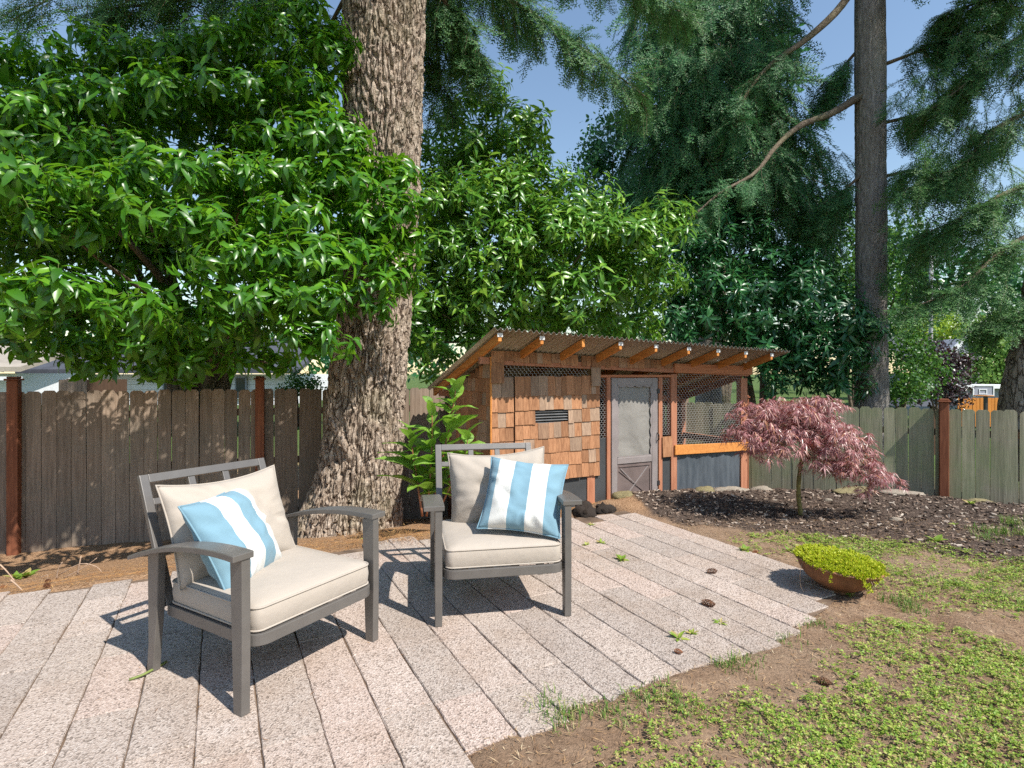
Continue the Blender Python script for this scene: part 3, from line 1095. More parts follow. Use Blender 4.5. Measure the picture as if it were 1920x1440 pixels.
chicken_wire(cX(943), cX(1106), lambda x: ZTOP, lambda x: roofz(x, 0) - 0.12, 0.012, 0.05)
chicken_wire(XE, cX(1138), lambda x: cZ(1130, 822), lambda x: hz - 0.02, 0.012, 0.046)
chicken_wire(cX(1241.7), cX(1258), lambda x: cZ(1250, 815), lambda x: hz - 0.02, 0.012, 0.046)
chicken_wire(cX(1269), cX(1389), lambda x: cZ(1330, 832), lambda x: cZ(1330, 700), -0.003, 0.05)

# screen door
DX0, DX1, DZ0, DZ1 = cX(1145.5), cX(1231.5), -0.16, hz - 0.022
SX0, SX1, SZ0, SZ1 = cX(1156), cX(1221), cZ(1190, 856), cZ(1190, 722)
door = cbox('door', M['door_frame'], DX0, SX0, -0.02, 0.012, DZ0, DZ1)
for (a, b_, c, d) in ((SX1, DX1, DZ0, DZ1), (SX0 + .001, SX1 - .001, SZ1, DZ1 - .001), (SX0 + .001, SX1 - .001, SZ0 - 0.075, SZ0)):
    cbox('door_frame', M['door_frame'], a, b_, -0.0195, 0.0115, c, d, door)
cbox('door_panel', M['door_panel'], SX0 - .001, SX1 + .001, -0.008, 0.006, DZ0 + .002, SZ0 - 0.074, door)
n = 12
xs = np.linspace(SX0, SX1, n)
zs = np.linspace(SZ0, SZ1, n)
V = [(xx, 0.004 + 0.012 * math.sin(3.1 * xx * 3 + zz * 6) * math.sin(math.pi * (a) / (n - 1)), zz) for a, xx in enumerate(xs) for zz in zs]
F = []
for a in range(n - 1):
    for b_ in range(n - 1):
        k = a * n + b_
        F += [(k, k + n, k + n + 1), (k, k + n + 1, k + 1)]
link('door_screen', np_mesh('door_screen', V, F, M['door_screen'], smooth=True), door)
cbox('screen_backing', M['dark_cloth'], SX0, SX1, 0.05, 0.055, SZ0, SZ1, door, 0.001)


def scallop(p0, p1, inward, nsc, depth=0.022, base=0.012):
    p0, p1, inw = np.array(p0), np.array(p1), np.array(inward)
    m = nsc * 6 + 1
    out = [tuple(p0 + (p1 - p0) * k / (m - 1) + inw * (base + depth * abs(math.sin(math.pi * nsc * k / (m - 1))) * 0.7)) for k in range(m)]
    return [tuple(p0), *out, tuple(p1)]


for nm, pl in (('a', scallop((SX0, SZ0), (SX0, SZ1), (1, 0), 7)), ('b', scallop((SX1, SZ0), (SX1, SZ1), (-1, 0), 7)), ('c', scallop((SX0, SZ1), (SX1, SZ1), (0, -1), 4)), ('d', scallop((SX0, SZ0), (SX1, SZ0), (0, 1), 4, 0.012))):
    V, F = prism(pl, 1, -0.0165, -0.011)
    me = bpy.data.meshes.new('scalloped_trim')
    me.from_pydata([tuple(v) for v in V], [], F)
    me.materials.append(M['door_frame'])
    link('scalloped_trim', me, door)
pz0, pz1 = DZ0 + 0.03, SZ0 - 0.11
px0, px1 = SX0 + 0.03, SX1 - 0.03
pxm = (px0 + px1) / 2
for (p, q, mt) in (((px0, pz1), (px1, pz1), 'door_panel'), ((px0, pz1 - .05), (px1 - .02, pz0), 'door_panel'), ((px1 - .04, pz1 - .02), (px0 + .1, pz0 + .02), 'door_frame'), ((px1, pz1 - .05), (px1, pz0), 'door_panel'), ((px0 + .02, pz1 - .02), (pxm + .02, pz0 + .14), 'door_frame')):
    V, F = bar((p[0], -0.012, p[1]), (q[0], -0.012, q[1]), 0.012, 0.011, up=(0, -1, 0))
    link('brace', np_mesh('brace', V, F, M[mt]), door)
V, F = tube(bez([(DX1 - .012, -0.02, SZ0 + .18), (DX1 - .012, -0.055, SZ0 + .2), (DX1 - .012, -0.055, SZ0 + .26), (DX1 - .012, -0.02, SZ0 + .28)], 10), 0.006, 6)
link('handle', np_mesh('handle', V, F, M['black_metal'], smooth=True), door)
for zz in (DZ0 + 0.14, DZ1 - 0.2):
    cbox('hinge', M['black_metal'], DX1 - .012, DX1 + .03, -0.026, -0.0205, zz, zz + 0.06, door, 0.001)

# roof: rafters, purlin, corrugated sheets
RX = [-0.117, 0.368, 0.884, 1.382, 1.893, 2.398, 2.882, 3.367, 3.85]
for q, xx in enumerate(RX):
    V = []
    for yy in (-0.47, 1.56):
        for dx, dz in ((-.019, -.107), (.019, -.107), (.019, -.018), (-.019, -.018)):
            V.append((xx + dx, yy, roofz(xx, yy) + dz))
    V = np.array(V)[[0, 1, 5, 4, 3, 2, 6, 7]]
    rf = link('rafter', bevel_mesh('rafter', [(V, BOXF)], M['rafter'], 0.003, 1), coop)
    if q != 2:
        zt = roofz(xx, -.47)
        tg = link('lumber_tag', np_mesh('lumber_tag', boxv(xx - .03, xx + .03, -0.4755, -0.4715, zt - .062, zt - .022), BOXF, M['tag']), rf)
for yy in (-0.02, CD - 0.02):
    V, F = bar((-0.14, yy + .03, roofz(-.14, yy) - .15), (CL, yy + .03, roofz(CL, yy) - .15), 0.035, 0.075)
    link('purlin', np_mesh('purlin', V, F, M['framing']), coop)
bounds = np.linspace(-0.2, CL + 0.19, 7)
for q in range(6):
    xa, xb = bounds[q] - (0.02 if q else 0), bounds[q + 1]
    nx = int((xb - xa) / 0.011)
    xs = np.linspace(xa, xb, nx)
    ys = np.linspace(-0.52, 1.62, 5)
    Zc = 0.016 * np.cos((xs + 0.2) * 2 * np.pi / 0.068)
    V = []
    for side in (0, 1):
        for yy in ys:
            for xx, zc in zip(xs, Zc):
                V.append((xx, yy, roofz(xx, yy) + zc - 0.002 - 0.0016 * side + 0.0018 * (q % 2)))
    F = []
    m = len(xs)
    for side in (0, 1):
        o0 = side * m * 5
        for a in range(4):
            for b_ in range(m - 1):
                k = o0 + a * m + b_
                f = [(k, k + 1, k + m + 1), (k, k + m + 1, k + m)]
                F += f if not side else [t_[::-1] for t_ in f]
    for b_ in range(m - 1):
        for a0 in (0, 4 * m):
            k = a0 + b_
            F += [(k, k + 1, k + 1 + m * 5), (k, k + 1 + m * 5, k + m * 5)]
    link('roof_sheet', np_mesh('roof_sheet', V, F, M['roof_sheet'], smooth=True), coop)
for xx in (3.05, 3.55):
    zt = roofz(xx, -.3) - 0.03
    th = np.linspace(0, 1.5 * np.pi, 10)
    P = [(xx, -.3, zt), (xx, -.3, zt - .05)] + [(xx + 0.013 - 0.013 * math.cos(t_), -.3, zt - .065 - 0.013 * math.sin(t_)) for t_ in th]
    V, F = tube(np.array(P), 0.003, 6)
    link('hook', np_mesh('hook', V, F, M['hook'], smooth=True), coop)


# ------------------------------------------------------------------ armchairs
def pillow_mesh(name, w, h, T, mat, seed, concave=0.05, sag=0.0, n=36, slump=0.0):
    r = np.random.default_rng(seed)
    a = np.linspace(-1, 1, n)
    A, B = np.meshgrid(a, a, indexing='ij')
    X = A * w / 2 * (1 - concave * (1 - B ** 2) * np.abs(A) ** 2)
    Y = B * h / 2 * (1 - concave * (1 - A ** 2) * np.abs(B) ** 2) - sag * (1 - A ** 2) * (B + 1) / 2
    prof = ((1 - np.abs(A) ** 3.2) * (1 - np.abs(B) ** 3.2)) ** 0.62
    prof = prof * (1 - slump * (B + 0.2))
    edge = np.maximum(np.abs(A), np.abs(B))
    ph = r.uniform(0, 6, 4)
    wr = np.zeros_like(A)
    ang = np.arctan2(B, A)
    for k, q in enumerate((9, 14, 21)):
        wr += np.sin(ang * q + ph[k] + 2.5 * np.sin(ang * 3 + ph[3])) / (k + 1.6)
    wr *= np.exp(-((edge - 0.8) / 0.16) ** 2) * 0.011 * (0.4 + 1.2 * fbm2(A * 1.5 + 7 + seed, B * 1.5 + 3, 2, seed + 5))
    for q in range(5):                                  # a few soft creases
        th_, off_ = r.uniform(0, np.pi), r.uniform(-0.6, 0.6)
        dl = A * np.cos(th_) + B * np.sin(th_) - off_
        al = -A * np.sin(th_) + B * np.cos(th_) - r.uniform(-0.5, 0.5)
        wr -= 0.009 * np.exp(-(dl / 0.07) ** 2 - (al / 0.35) ** 2)
    nz = (fbm2((A + 3) * 2.2 + seed, (B + 3) * 2.2, 3, seed) - 0.5) * 0.05 * (1 - edge ** 4)
    Vs, uv = [], []
    idx = -np.ones((2, n, n), int)
    for s in (0, 1):
        for i_ in range(n):
            for j_ in range(n):
                bd = i_ in (0, n - 1) or j_ in (0, n - 1)
                if s and bd:
                    idx[1, i_, j_] = idx[0, i_, j_]
                    continue
                z = 0 if bd else (T / 2 * prof[i_, j_] + wr[i_, j_] + nz[i_, j_] * prof[i_, j_]) * (1 if s == 0 else -1)
                idx[s, i_, j_] = len(Vs)
                Vs.append((X[i_, j_], Y[i_, j_], z))
                uv.append(((A[i_, j_] + 1) / 2, (B[i_, j_] + 1) / 2))
    F = []
    for s in (0, 1):
        for i_ in range(n - 1):
            for j_ in range(n - 1):
                f = [idx[s, i_, j_], idx[s, i_ + 1, j_], idx[s, i_ + 1, j_ + 1], idx[s, i_, j_ + 1]]
                F.append(f if s == 0 else f[::-1])
    me = np_mesh(name, Vs, F, mat, smooth=True, uv=uv)
    ring = [(X[k, 0], Y[k, 0], 0) for k in range(n)] + [(X[-1, k], Y[-1, k], 0) for k in range(1, n)] + [(X[k, -1], Y[k, -1], 0) for k in range(n - 2, -1, -1)] + [(X[0, k], Y[0, k], 0) for k in range(n - 2, 0, -1)]
    V, F2 = tube(np.array(ring) * 1.003, 0.0045, 6, closed=True)
    pipe = np_mesh('piping', V, F2, mat, smooth=True, uv=np.c_[V[:, 0] / w + 0.5, V[:, 1] / h + 0.5])
    return me, pipe


def rrect(x0, x1, y0, y1, r_, n=8):
    P = []
    for cx, cy, a0 in ((x1 - r_, y1 - r_, 0), (x0 + r_, y1 - r_, 90), (x0 + r_, y0 + r_, 180), (x1 - r_, y0 + r_, 270)):
        for k in range(n + 1):
            t = R(a0 + 90 * k / n)
            P.append((cx + r_ * math.cos(t), cy + r_ * math.sin(t)))
    return np.array(P)


def box_cushion(x0, x1, y0, y1, z0, z1, mat):
    lv = [(0.22, z0 + .002), (0.02, z0), (0.004, z0 + .006), (0.0, z0 + .016), (-0.004, (z0 + z1) / 2), (0, z1 - .016), (0.004, z1 - .006), (0.02, z1 + .003), (0.07, z1 + .012), (0.14, z1 + .018), (0.24, z1 + .021)]
    V = []
    for k, (ins, z) in enumerate(lv):
        ri = max(0.012, 0.045 - ins * 0.3)
        P = rrect(x0 + ins, x1 - ins, y0 + ins, y1 - ins, ri)
        for p in P:
            nz = 0.007 * (vnoise2(np.array(p[0] * 11 + 40), np.array(p[1] * 11 + z * 30)) - 0.5)
            V.append((p[0] + nz, p[1] + nz, z + nz))
    m = len(P)
    F = []
    for k in range(len(lv) - 1):
        for q in range(m):
            F.append((k * m + q, k * m + (q + 1) % m, (k + 1) * m + (q + 1) % m, (k + 1) * m + q))
    top0 = (len(lv) - 1) * m
    V.append(((x0 + x1) / 2, (y0 + y1) / 2, z1 + .022))
    V.append(((x0 + x1) / 2, (y0 + y1) / 2, z0 + .002))
    for q in range(m):
        F.append((top0 + q, top0 + (q + 1) % m, len(V) - 2, len(V) - 2))
        F.append(((q + 1) % m, q, len(V) - 1, len(V) - 1))
    T3 = []
    for f in F:
        T3.append((f[0], f[1], f[2]))
        if f[2] != f[3]:
            T3.append((f[0], f[2], f[3]))
    me = np_mesh('seat_cushion', V, T3, mat, smooth=True)
    pipes = []
    for z in (z0 + .008, z1 - .008):
        P = rrect(x0 - .001, x1 + .001, y0 - .001, y1 + .001, 0.045)
        v, f = tube(np.c_[P, np.full(len(P), z)], 0.0045, 6, closed=True)
        pipes.append(np_mesh('piping', v, f, mat, smooth=True))
    return me, pipes


CW, CDp = 0.74, 0.67


def armchair(label, fl, v1, back_fit, arm_out, seed):
    ang = math.atan2(v1[1], v1[0])
    root = thing('armchair', label, 'armchair', (fl[0], fl[1], 0.001), ang, 'pair of charcoal patio armchairs')
    mt = M['metal']
    for s in (0, 1):
        xa, xb = (-0.02, 0.02) if s == 0 else (CW - 0.02, CW + 0.02)
        V, F = prism([(-0.028, 0), (0.026, 0), (0.036, 0.3), (0.05, 0.634), (-0.03, 0.646), (-0.032, 0.3)], 0, xa, xb)
        link('leg', bevel_mesh('leg', [(V, F)], mt, 0.004, 2), root)
        V, F = prism([(0.65, 0), (0.70, 0), (0.688, 0.13), (0.69, 0.25), (0.695, 0.553), (0.60, 0.594), (0.612, 0.3), (0.634, 0.14)], 0, xa + .002, xb - .002)
        link('leg', bevel_mesh('leg', [(V, F)], mt, 0.004, 2), root)
        # curved arm
        ys = np.linspace(-0.036, 0.79, 15)
        top, bot_ = [], []
        for y in ys:
            t = (y + 0.036) / 0.826
            z = 0.668 + 0.035 * t - 0.17 * t ** 2
            top.append((y, z))
            bot_.append((y, z - 0.028 + 0.008 * t))
        poly = top + bot_[::-1]
        ia, ib = (-arm_out, 0.032) if s == 0 else (CW - 0.032, CW + arm_out)
        V, F = prism(poly, 0, ia, ib)
        link('armrest', bevel_mesh('armrest', [(V, F)], mt, 0.004, 2), root)
    # seat frame ring
    Po = rrect(0.024, CW - 0.024, -0.052, 0.66, 0.075)
    Pi = rrect(0.024 + .024, CW - 0.024 - .024, -0.052 + .024, 0.66 - .024, 0.055)
    m = len(Po)
    V = np.concatenate([np.c_[Po, np.full(m, .262)], np.c_[Po, np.full(m, .312)], np.c_[Pi, np.full(m, .312)], np.c_[Pi, np.full(m, .262)]])
    F = []
    for k in range(4):
        for q in range(m):
            a, b_ = k * m + q, k * m + (q + 1) % m
            c, d = ((k + 1) % 4) * m + (q + 1) % m, ((k + 1) % 4) * m + q
            F += [(a, b_, c, d)]
    fr = link('seat_frame', bevel_mesh('seat_frame', [(V, F)], mt, 0.003, 2), root)
    for k in range(4):
        x = 0.15 + k * 0.147
        V, F = bar((x, -0.026, 0.286), (x, 0.634, 0.286), 0.045, 0.006)
        link('seat_slat', np_mesh('seat_slat', V, F, mt), fr)
    # back frame
    def bp(x, t):
        return np.array([x, 0.62 + 0.25 * t, 0.30 + 0.59 * t])
    nb = np.array([0, -0.92, 0.39])
    parts = []
    for x in (0.045, CW - 0.045):
        parts.append(bar(bp(x, 0), bp(x, 1.0), 0.042, 0.028, up=nb))
    parts_t = bar(bp(0.066, 0.967), bp(CW - 0.066, 0.967), 0.042, 0.027, up=nb)
    for pp in parts:
        link('back_post', bevel_mesh('back_post', [pp], mt, 0.004, 2), root)
    link('top_rail', bevel_mesh('top_rail', [parts_t], mt, 0.003, 2), root)
    link('back_rail', bevel_mesh('back_rail', [bar(bp(0.066, 0.78), bp(CW - 0.066, 0.78), 0.032, 0.022, up=nb)], mt, 0.003, 2), root)
    for x in (0.275, CW - 0.275):
        link('back_slat', bevel_mesh('back_slat', [bar(bp(x, 0.02), bp(x, 0.933), 0.036, 0.018, up=nb)], mt, 0.003, 2), root)
    # cushions
    me, pipes = box_cushion(0.04, CW - 0.04, -0.035, 0.615, 0.314, 0.425, M['beige'])
    sc = link('seat_cushion', me, root)
    for p in pipes:
        link('piping', p, sc)
    C, n_, r_, u_, (w, h) = back_fit
    me, pipe = pillow_mesh('back_cushion', w, h, 0.2, M['beige'], seed, 0.055, 0.025, slump=0.15)
    bc = link('back_cushion', me, root)
    Wm = Matrix(((r_[0], u_[0], n_[0], C[0]), (r_[1], u_[1], n_[1], C[1]), (r_[2], u_[2], n_[2], C[2]), (0, 0, 0, 1)))
    Rm = Matrix.Translation((fl[0], fl[1], 0.001)) @ Matrix.Rotation(ang, 4, 'Z')
    bc.matrix_local = Rm.inverted() @ Wm
    link('piping', pipe, bc)
    return root


armchair('charcoal metal armchair with beige cushions turned sideways in front of the brown fence', (-1.1126, 2.304), (0.509, 0.861),
         ((-1.44, 2.88, 0.64), (0.799, -0.464, 0.383), (0.5, 0.866, 0.007), (-0.335, 0.186, 0.924), (0.64, 0.5)), 0.062, 11)
armchair('charcoal metal armchair with beige cushions facing forward before the shingled coop', (-0.409, 3.114), (0.983, 0.184),
         ((-0.09, 3.68, 0.645), (0.034, -0.981, 0.191), (0.997, 0.046, 0.06), (-0.067, 0.189, 0.98), (0.64, 0.5)), 0.082, 12)


def throw(label, C, n_, r_, u_, w, h, mat, seed):
    me, pipe = pillow_mesh('throw_pillow', w, h, 0.19, mat, seed, 0.085)
    o = link('throw_pillow', me)
    o.matrix_world = Matrix(((r_[0], u_[0], n_[0], C[0]), (r_[1], u_[1], n_[1], C[1]), (r_[2], u_[2], n_[2], C[2]), (0, 0, 0, 1)))
    link('piping', pipe, o)
    return tag(o, label, 'pillow', 'striped throw pillows')


throw('blue and white striped throw pillow slumped behind the arm of the sideways armchair', (-1.35, 2.735, 0.60), (0.869, -0.096, 0.486), (0.094, 0.995, 0.027), (-0.486, 0.022, 0.874), 0.48, 0.48, M['stripe_wide_first'], 21)
throw('blue and white striped throw pillow on the forward facing armchair before the coop', (0.072, 3.41, 0.655), (-0.084, -0.787, 0.611), (0.984, -0.163, -0.075), (0.158, 0.595, 0.788), 0.49, 0.48, M['stripe_narrow_first'], 22)


# ------------------------------------------------------------------ trees: trunks
def trunk_mesh(name, rings, mat, seg, rows, plate, depth, seed, flare=None, vscale=0.28):
    """rings: (x, y, z, radius) from the ground up; bark plates are pushed out of the surface."""
    Rg = np.array(rings, float)
    zz = np.linspace(Rg[0, 2], Rg[-1, 2], rows) if Rg[-1, 2] < 6.4 else np.concatenate([np.linspace(Rg[0, 2], 6.2, rows - 40), np.linspace(6.2, Rg[-1, 2], 41)[1:]])
    cx, cy, rr = (np.interp(zz, Rg[:, 2], Rg[:, k]) for k in (0, 1, 3))
    for arr in (cx, cy, rr):
        arr[1:-1] = (arr[:-2] + arr[1:-1] + arr[2:]) / 3
    th = np.linspace(0, 2 * np.pi, seg, endpoint=False)
    V = np.zeros((rows, seg, 3))
    off = Vector((seed * 3.1, seed * 1.7, 0))
    for a in range(rows):
        for b_ in range(seg):
            c, s = math.cos(th[b_]), math.sin(th[b_])
            r0 = rr[a]
            p = Vector((c * r0 / plate, s * r0 / plate, zz[a] / plate * vscale)) + off
            wob = noise.noise(p * 0.7) * 0.55
            q = Vector((p.x + wob, p.y + wob * 0.6, p.z + 0.5 * noise.noise(p * 1.7)))
            dd = noise.voronoi(q)[0]
            e = dd[1] - dd[0]
            plateh = min(1.0, e * 3.4)
            plateh = plateh * plateh * (3 - 2 * plateh) + 0.35 * noise.cell(q * 0.999) * 0 + 0.25 * dd[0]
            rid = abs(noise.noise(Vector((p.x * 0.9, p.y * 0.9, p.z * 0.5)) + off))
            fine = noise.turbulence(Vector((c * r0 * 30, s * r0 * 30, zz[a] * 14)), 3, False)
            rad = r0 * (1 + 0.07 * noise.noise(Vector((c * 1.4, s * 1.4, zz[a] * 0.5)) + off)) + depth * (plateh - 0.7) + depth * 0.7 * (rid - 0.2) + depth * 0.5 * (fine - 0.4)
            if flare:
                rad += flare(th[b_], zz[a])
            V[a, b_] = (cx[a] + c * rad, cy[a] + s * rad, zz[a])
    i_, j_ = np.meshgrid(np.arange(rows - 1), np.arange(seg), indexing='ij')
    A = i_ * seg + j_
    B = i_ * seg + (j_ + 1) % seg
    F = np.stack([A, B, B + seg, A + seg], -1).reshape(-1, 4)
    return np_mesh(name, V.reshape(-1, 3), F, mat, smooth=True)


def silhouette(rows_, d):
    out = []
    for (v, ul, ur) in rows_:
        p = at((ul + ur) / 2, v, d)
        out.append((p[0], d + 0.05, p[2], (ur - ul) / 2 * d / FPX))
    return sorted(out, key=lambda q: q[2])


FD = 6.75
big_fir = thing('fir_tree', 'massive fir tree with thick furrowed brown bark rising between armchairs and fence', 'tree', (*at(670, 965, FD)[:2], gz(*at(670, 965, FD)[:2])))
fx0, fy0 = big_fir.location.x, big_fir.location.y
rings = silhouette([(1010, 572, 752), (960, 578, 748), (900, 594, 748), (850, 604, 750), (790, 612, 752), (700, 622, 757), (600, 632, 766), (480, 643, 775), (350, 648, 782), (200, 645, 788), (0, 645, 795), (-300, 655, 795), (-700, 668, 788)], FD)


def fl_fir(t, z):
    k = max(0.0, 0.75 - (z + 0.4)) / 0.75
    return k * k * 0.1 * max(0, math.cos(t - 3.5)) ** 2 + k * 0.035 * math.sin(t * 6 + 1) - k * 0.05 * max(0, math.cos(t))


tm = trunk_mesh('trunk', rings, M['bark_fir'], 260, 340, 0.07, 0.044, 2, fl_fir, 0.24)
tm.polygons.foreach_set('use_smooth', np.full(len(tm.polygons), False))
o = link('trunk', tm)
o.parent = big_fir
o.matrix_parent_inverse = Matrix.Translation(big_fir.location).inverted()


def adopt(o, root):
    """Make o (built in world space) a part of root."""
    o.parent = root
    o.matrix_parent_inverse = Matrix.Translation(root.location).inverted() if root.type == 'EMPTY' and root.parent is None else Matrix()
    return o


stub = np.array([at(660, 862, FD - 0.36), at(648, 838, FD - 0.42), at(634, 812, FD - 0.47), at(618, 784, FD - 0.55)])
V, F = tube(bez(stub, 14), np.linspace(0.06, 0.022, 14) * (1 + 0.25 * rng.normal(size=14) * 0.5), 9)
adopt(link('branch_stub', np_mesh('branch_stub', V, F, M['bark_fir'], smooth=True)), big_fir)

# ------------------------------------------------------------------ foliage templates
def shoot_template(seed, n=17, L=0.34, leaf=0.14, w=0.16, droop=0.0, hi=114, lo=62, curl=(0.15, 0.45)):
    r = np.random.default_rng(seed)
    g = G()
    V, F = tube(np.array([[0, 0, 0], [0.01, 0, L * 0.5], [0.0, 0.01, L]]), [0.004, 0.003, 0.0015], 3)
    g.add(V, F, 1)
    for k in range(n):
        t = (k + 0.5) / n
        z = L * (0.12 + 0.88 * t ** 0.8)
        az = k * 2.399 + r.normal(0, 0.25)
        pol = R(hi - (hi - lo) * t ** 1.3 + r.normal(0, 9)) + droop
        d = np.array([[math.sin(pol) * math.cos(az), math.sin(pol) * math.sin(az), math.cos(pol)]])
        nn = np.array([[0, 0, 1.0]]) + r.normal(0, 0.25, (1, 3)) + d * 0.0
        nn = nn if abs(d[0, 2]) < 0.93 else np.array([[math.cos(az), math.sin(az), 0.3]])
        fr = frames_x(d, nn)
        ll = leaf * r.uniform(0.75, 1.12) * (1 - 0.25 * t)
        lv = leaf_v(ll, w * r.uniform(0.9, 1.15), r.uniform(0.15, 0.45), r.uniform(*curl))
        g.add(lv @ fr[0].T + np.array([0, 0, z]), LEAF_F, 0)
    return g.arrays()


SHOOTS = [shoot_template(40 + k, n=11 + k % 4, leaf=0.16 + 0.018 * (k % 3), w=0.165, L=0.2, hi=122, lo=70, curl=(0.2, 0.6)) for k in range(7)]
SHOOTS_NARROW = [shoot_template(60 + k, n=12 + k % 5, leaf=0.19 + 0.012 * (k % 3), w=0.135, L=0.28, curl=(0.15, 0.55)) for k in range(6)]


def place_templates(Ts, O, D, S, seed, roll=True):
    r = np.random.default_rng(seed)
    O, D, S = np.asarray(O), np.asarray(D), np.asarray(S)
    pick = r.integers(0, len(Ts), len(O))
    g = G()
    for k, (TV, TF, TM) in enumerate(Ts):
        m = pick == k
        if not m.any():
            continue
        fr = frames_z(D[m], r.uniform(0, 2 * np.pi, m.sum()))
        V, F, Mi = scatter(TV, TF, TM, O[m], fr, S[m])
        g.add(V, F, Mi)
    return g


def clump_points(clumps, dens, seed, inner=0.35, down=0.35):
    """Shoot bases on and inside ellipsoid clumps: (u, v, depth, ru, rv, rd) with ru, rv in photo pixels, rd in metres."""
    r = np.random.default_rng(seed)
    O, D, S = [], [], []
    for (u, v, d, ru, rv, rd) in clumps:
        c = at(u, v, d)
        rad = np.array([ru * d / FPX, rd, rv * d / FPX])
        area = 4 * np.pi * ((rad[0] * rad[1]) ** 1.6 / 3 + (rad[0] * rad[2]) ** 1.6 / 3 + (rad[1] * rad[2]) ** 1.6 / 3) ** (1 / 1.6)
        n = max(4, int(area * dens))
        q = unit(r.normal(size=(n * 2, 3)))
        keep = (q[:, 2] > -0.25) | (r.random(len(q)) < down)
        q = q[keep][:n]
        rr = np.where(r.random(len(q)) < inner, r.uniform(0.35, 0.8, len(q)), r.uniform(0.82, 1.0, len(q)))
        lump = 0.85 + 0.3 * fbm2(q[:, 0] * 2 + u * 0.01 + 5, q[:, 2] * 2 + q[:, 1] + 5, 2, int(u) % 97)
        O.append(c + q * rad * rr[:, None] * lump[:, None])
        dd = unit(q * np.array([0.8, 0.8, 0.6]) + np.array([0, 0, 0.6]) + r.normal(0, 0.28, q.shape))
        D.append(dd)
        S.append(r.uniform(0.62, 1.2, len(q)))
    return np.concatenate(O), np.concatenate(D), np.concatenate(S)


def wood_tubes(paths, mat):
    g = G()
    for P, r0, r1 in paths:
        Q = bez(P, 14)
        V, F = tube(Q, np.linspace(r0, r1, len(Q)), 7)
        g.add(V, F)
    return g.obj('branches', mat, smooth=True)


def laurel(name, label, base, clumps, mats, shoots, dens, seed, boughs, r0=0.09):
    root = thing(name, label, 'tree', tuple(base))
    O, D, S = clump_points(clumps, dens, seed)
    g = place_templates(shoots, O, D, S, seed + 1)
    cr = g.obj('crown', mats, smooth=True)
    adopt(cr, root)
    paths = []
    b = np.array(base, float)
    r = np.random.default_rng(seed + 2)
    for k, c in enumerate(clumps):
        if k % boughs == 0:
            e = at(*c[:3])
            mid = np.array([b[0] * 0.75 + e[0] * 0.25, b[1] * 0.85 + e[1] * 0.15, 1.55 + 0.3 * max(0, e[2] - 1.6)]) + r.normal(0, 0.08, 3)
            paths.append((np.array([b + r.normal(0, .06, 3) * [1, 1, 0], mid, e]), r0 * r.uniform(0.5, 0.8), 0.008))
    o = wood_tubes(paths, M['limb'])
    o.name = 'trunk'
    adopt(o, root)
    return root


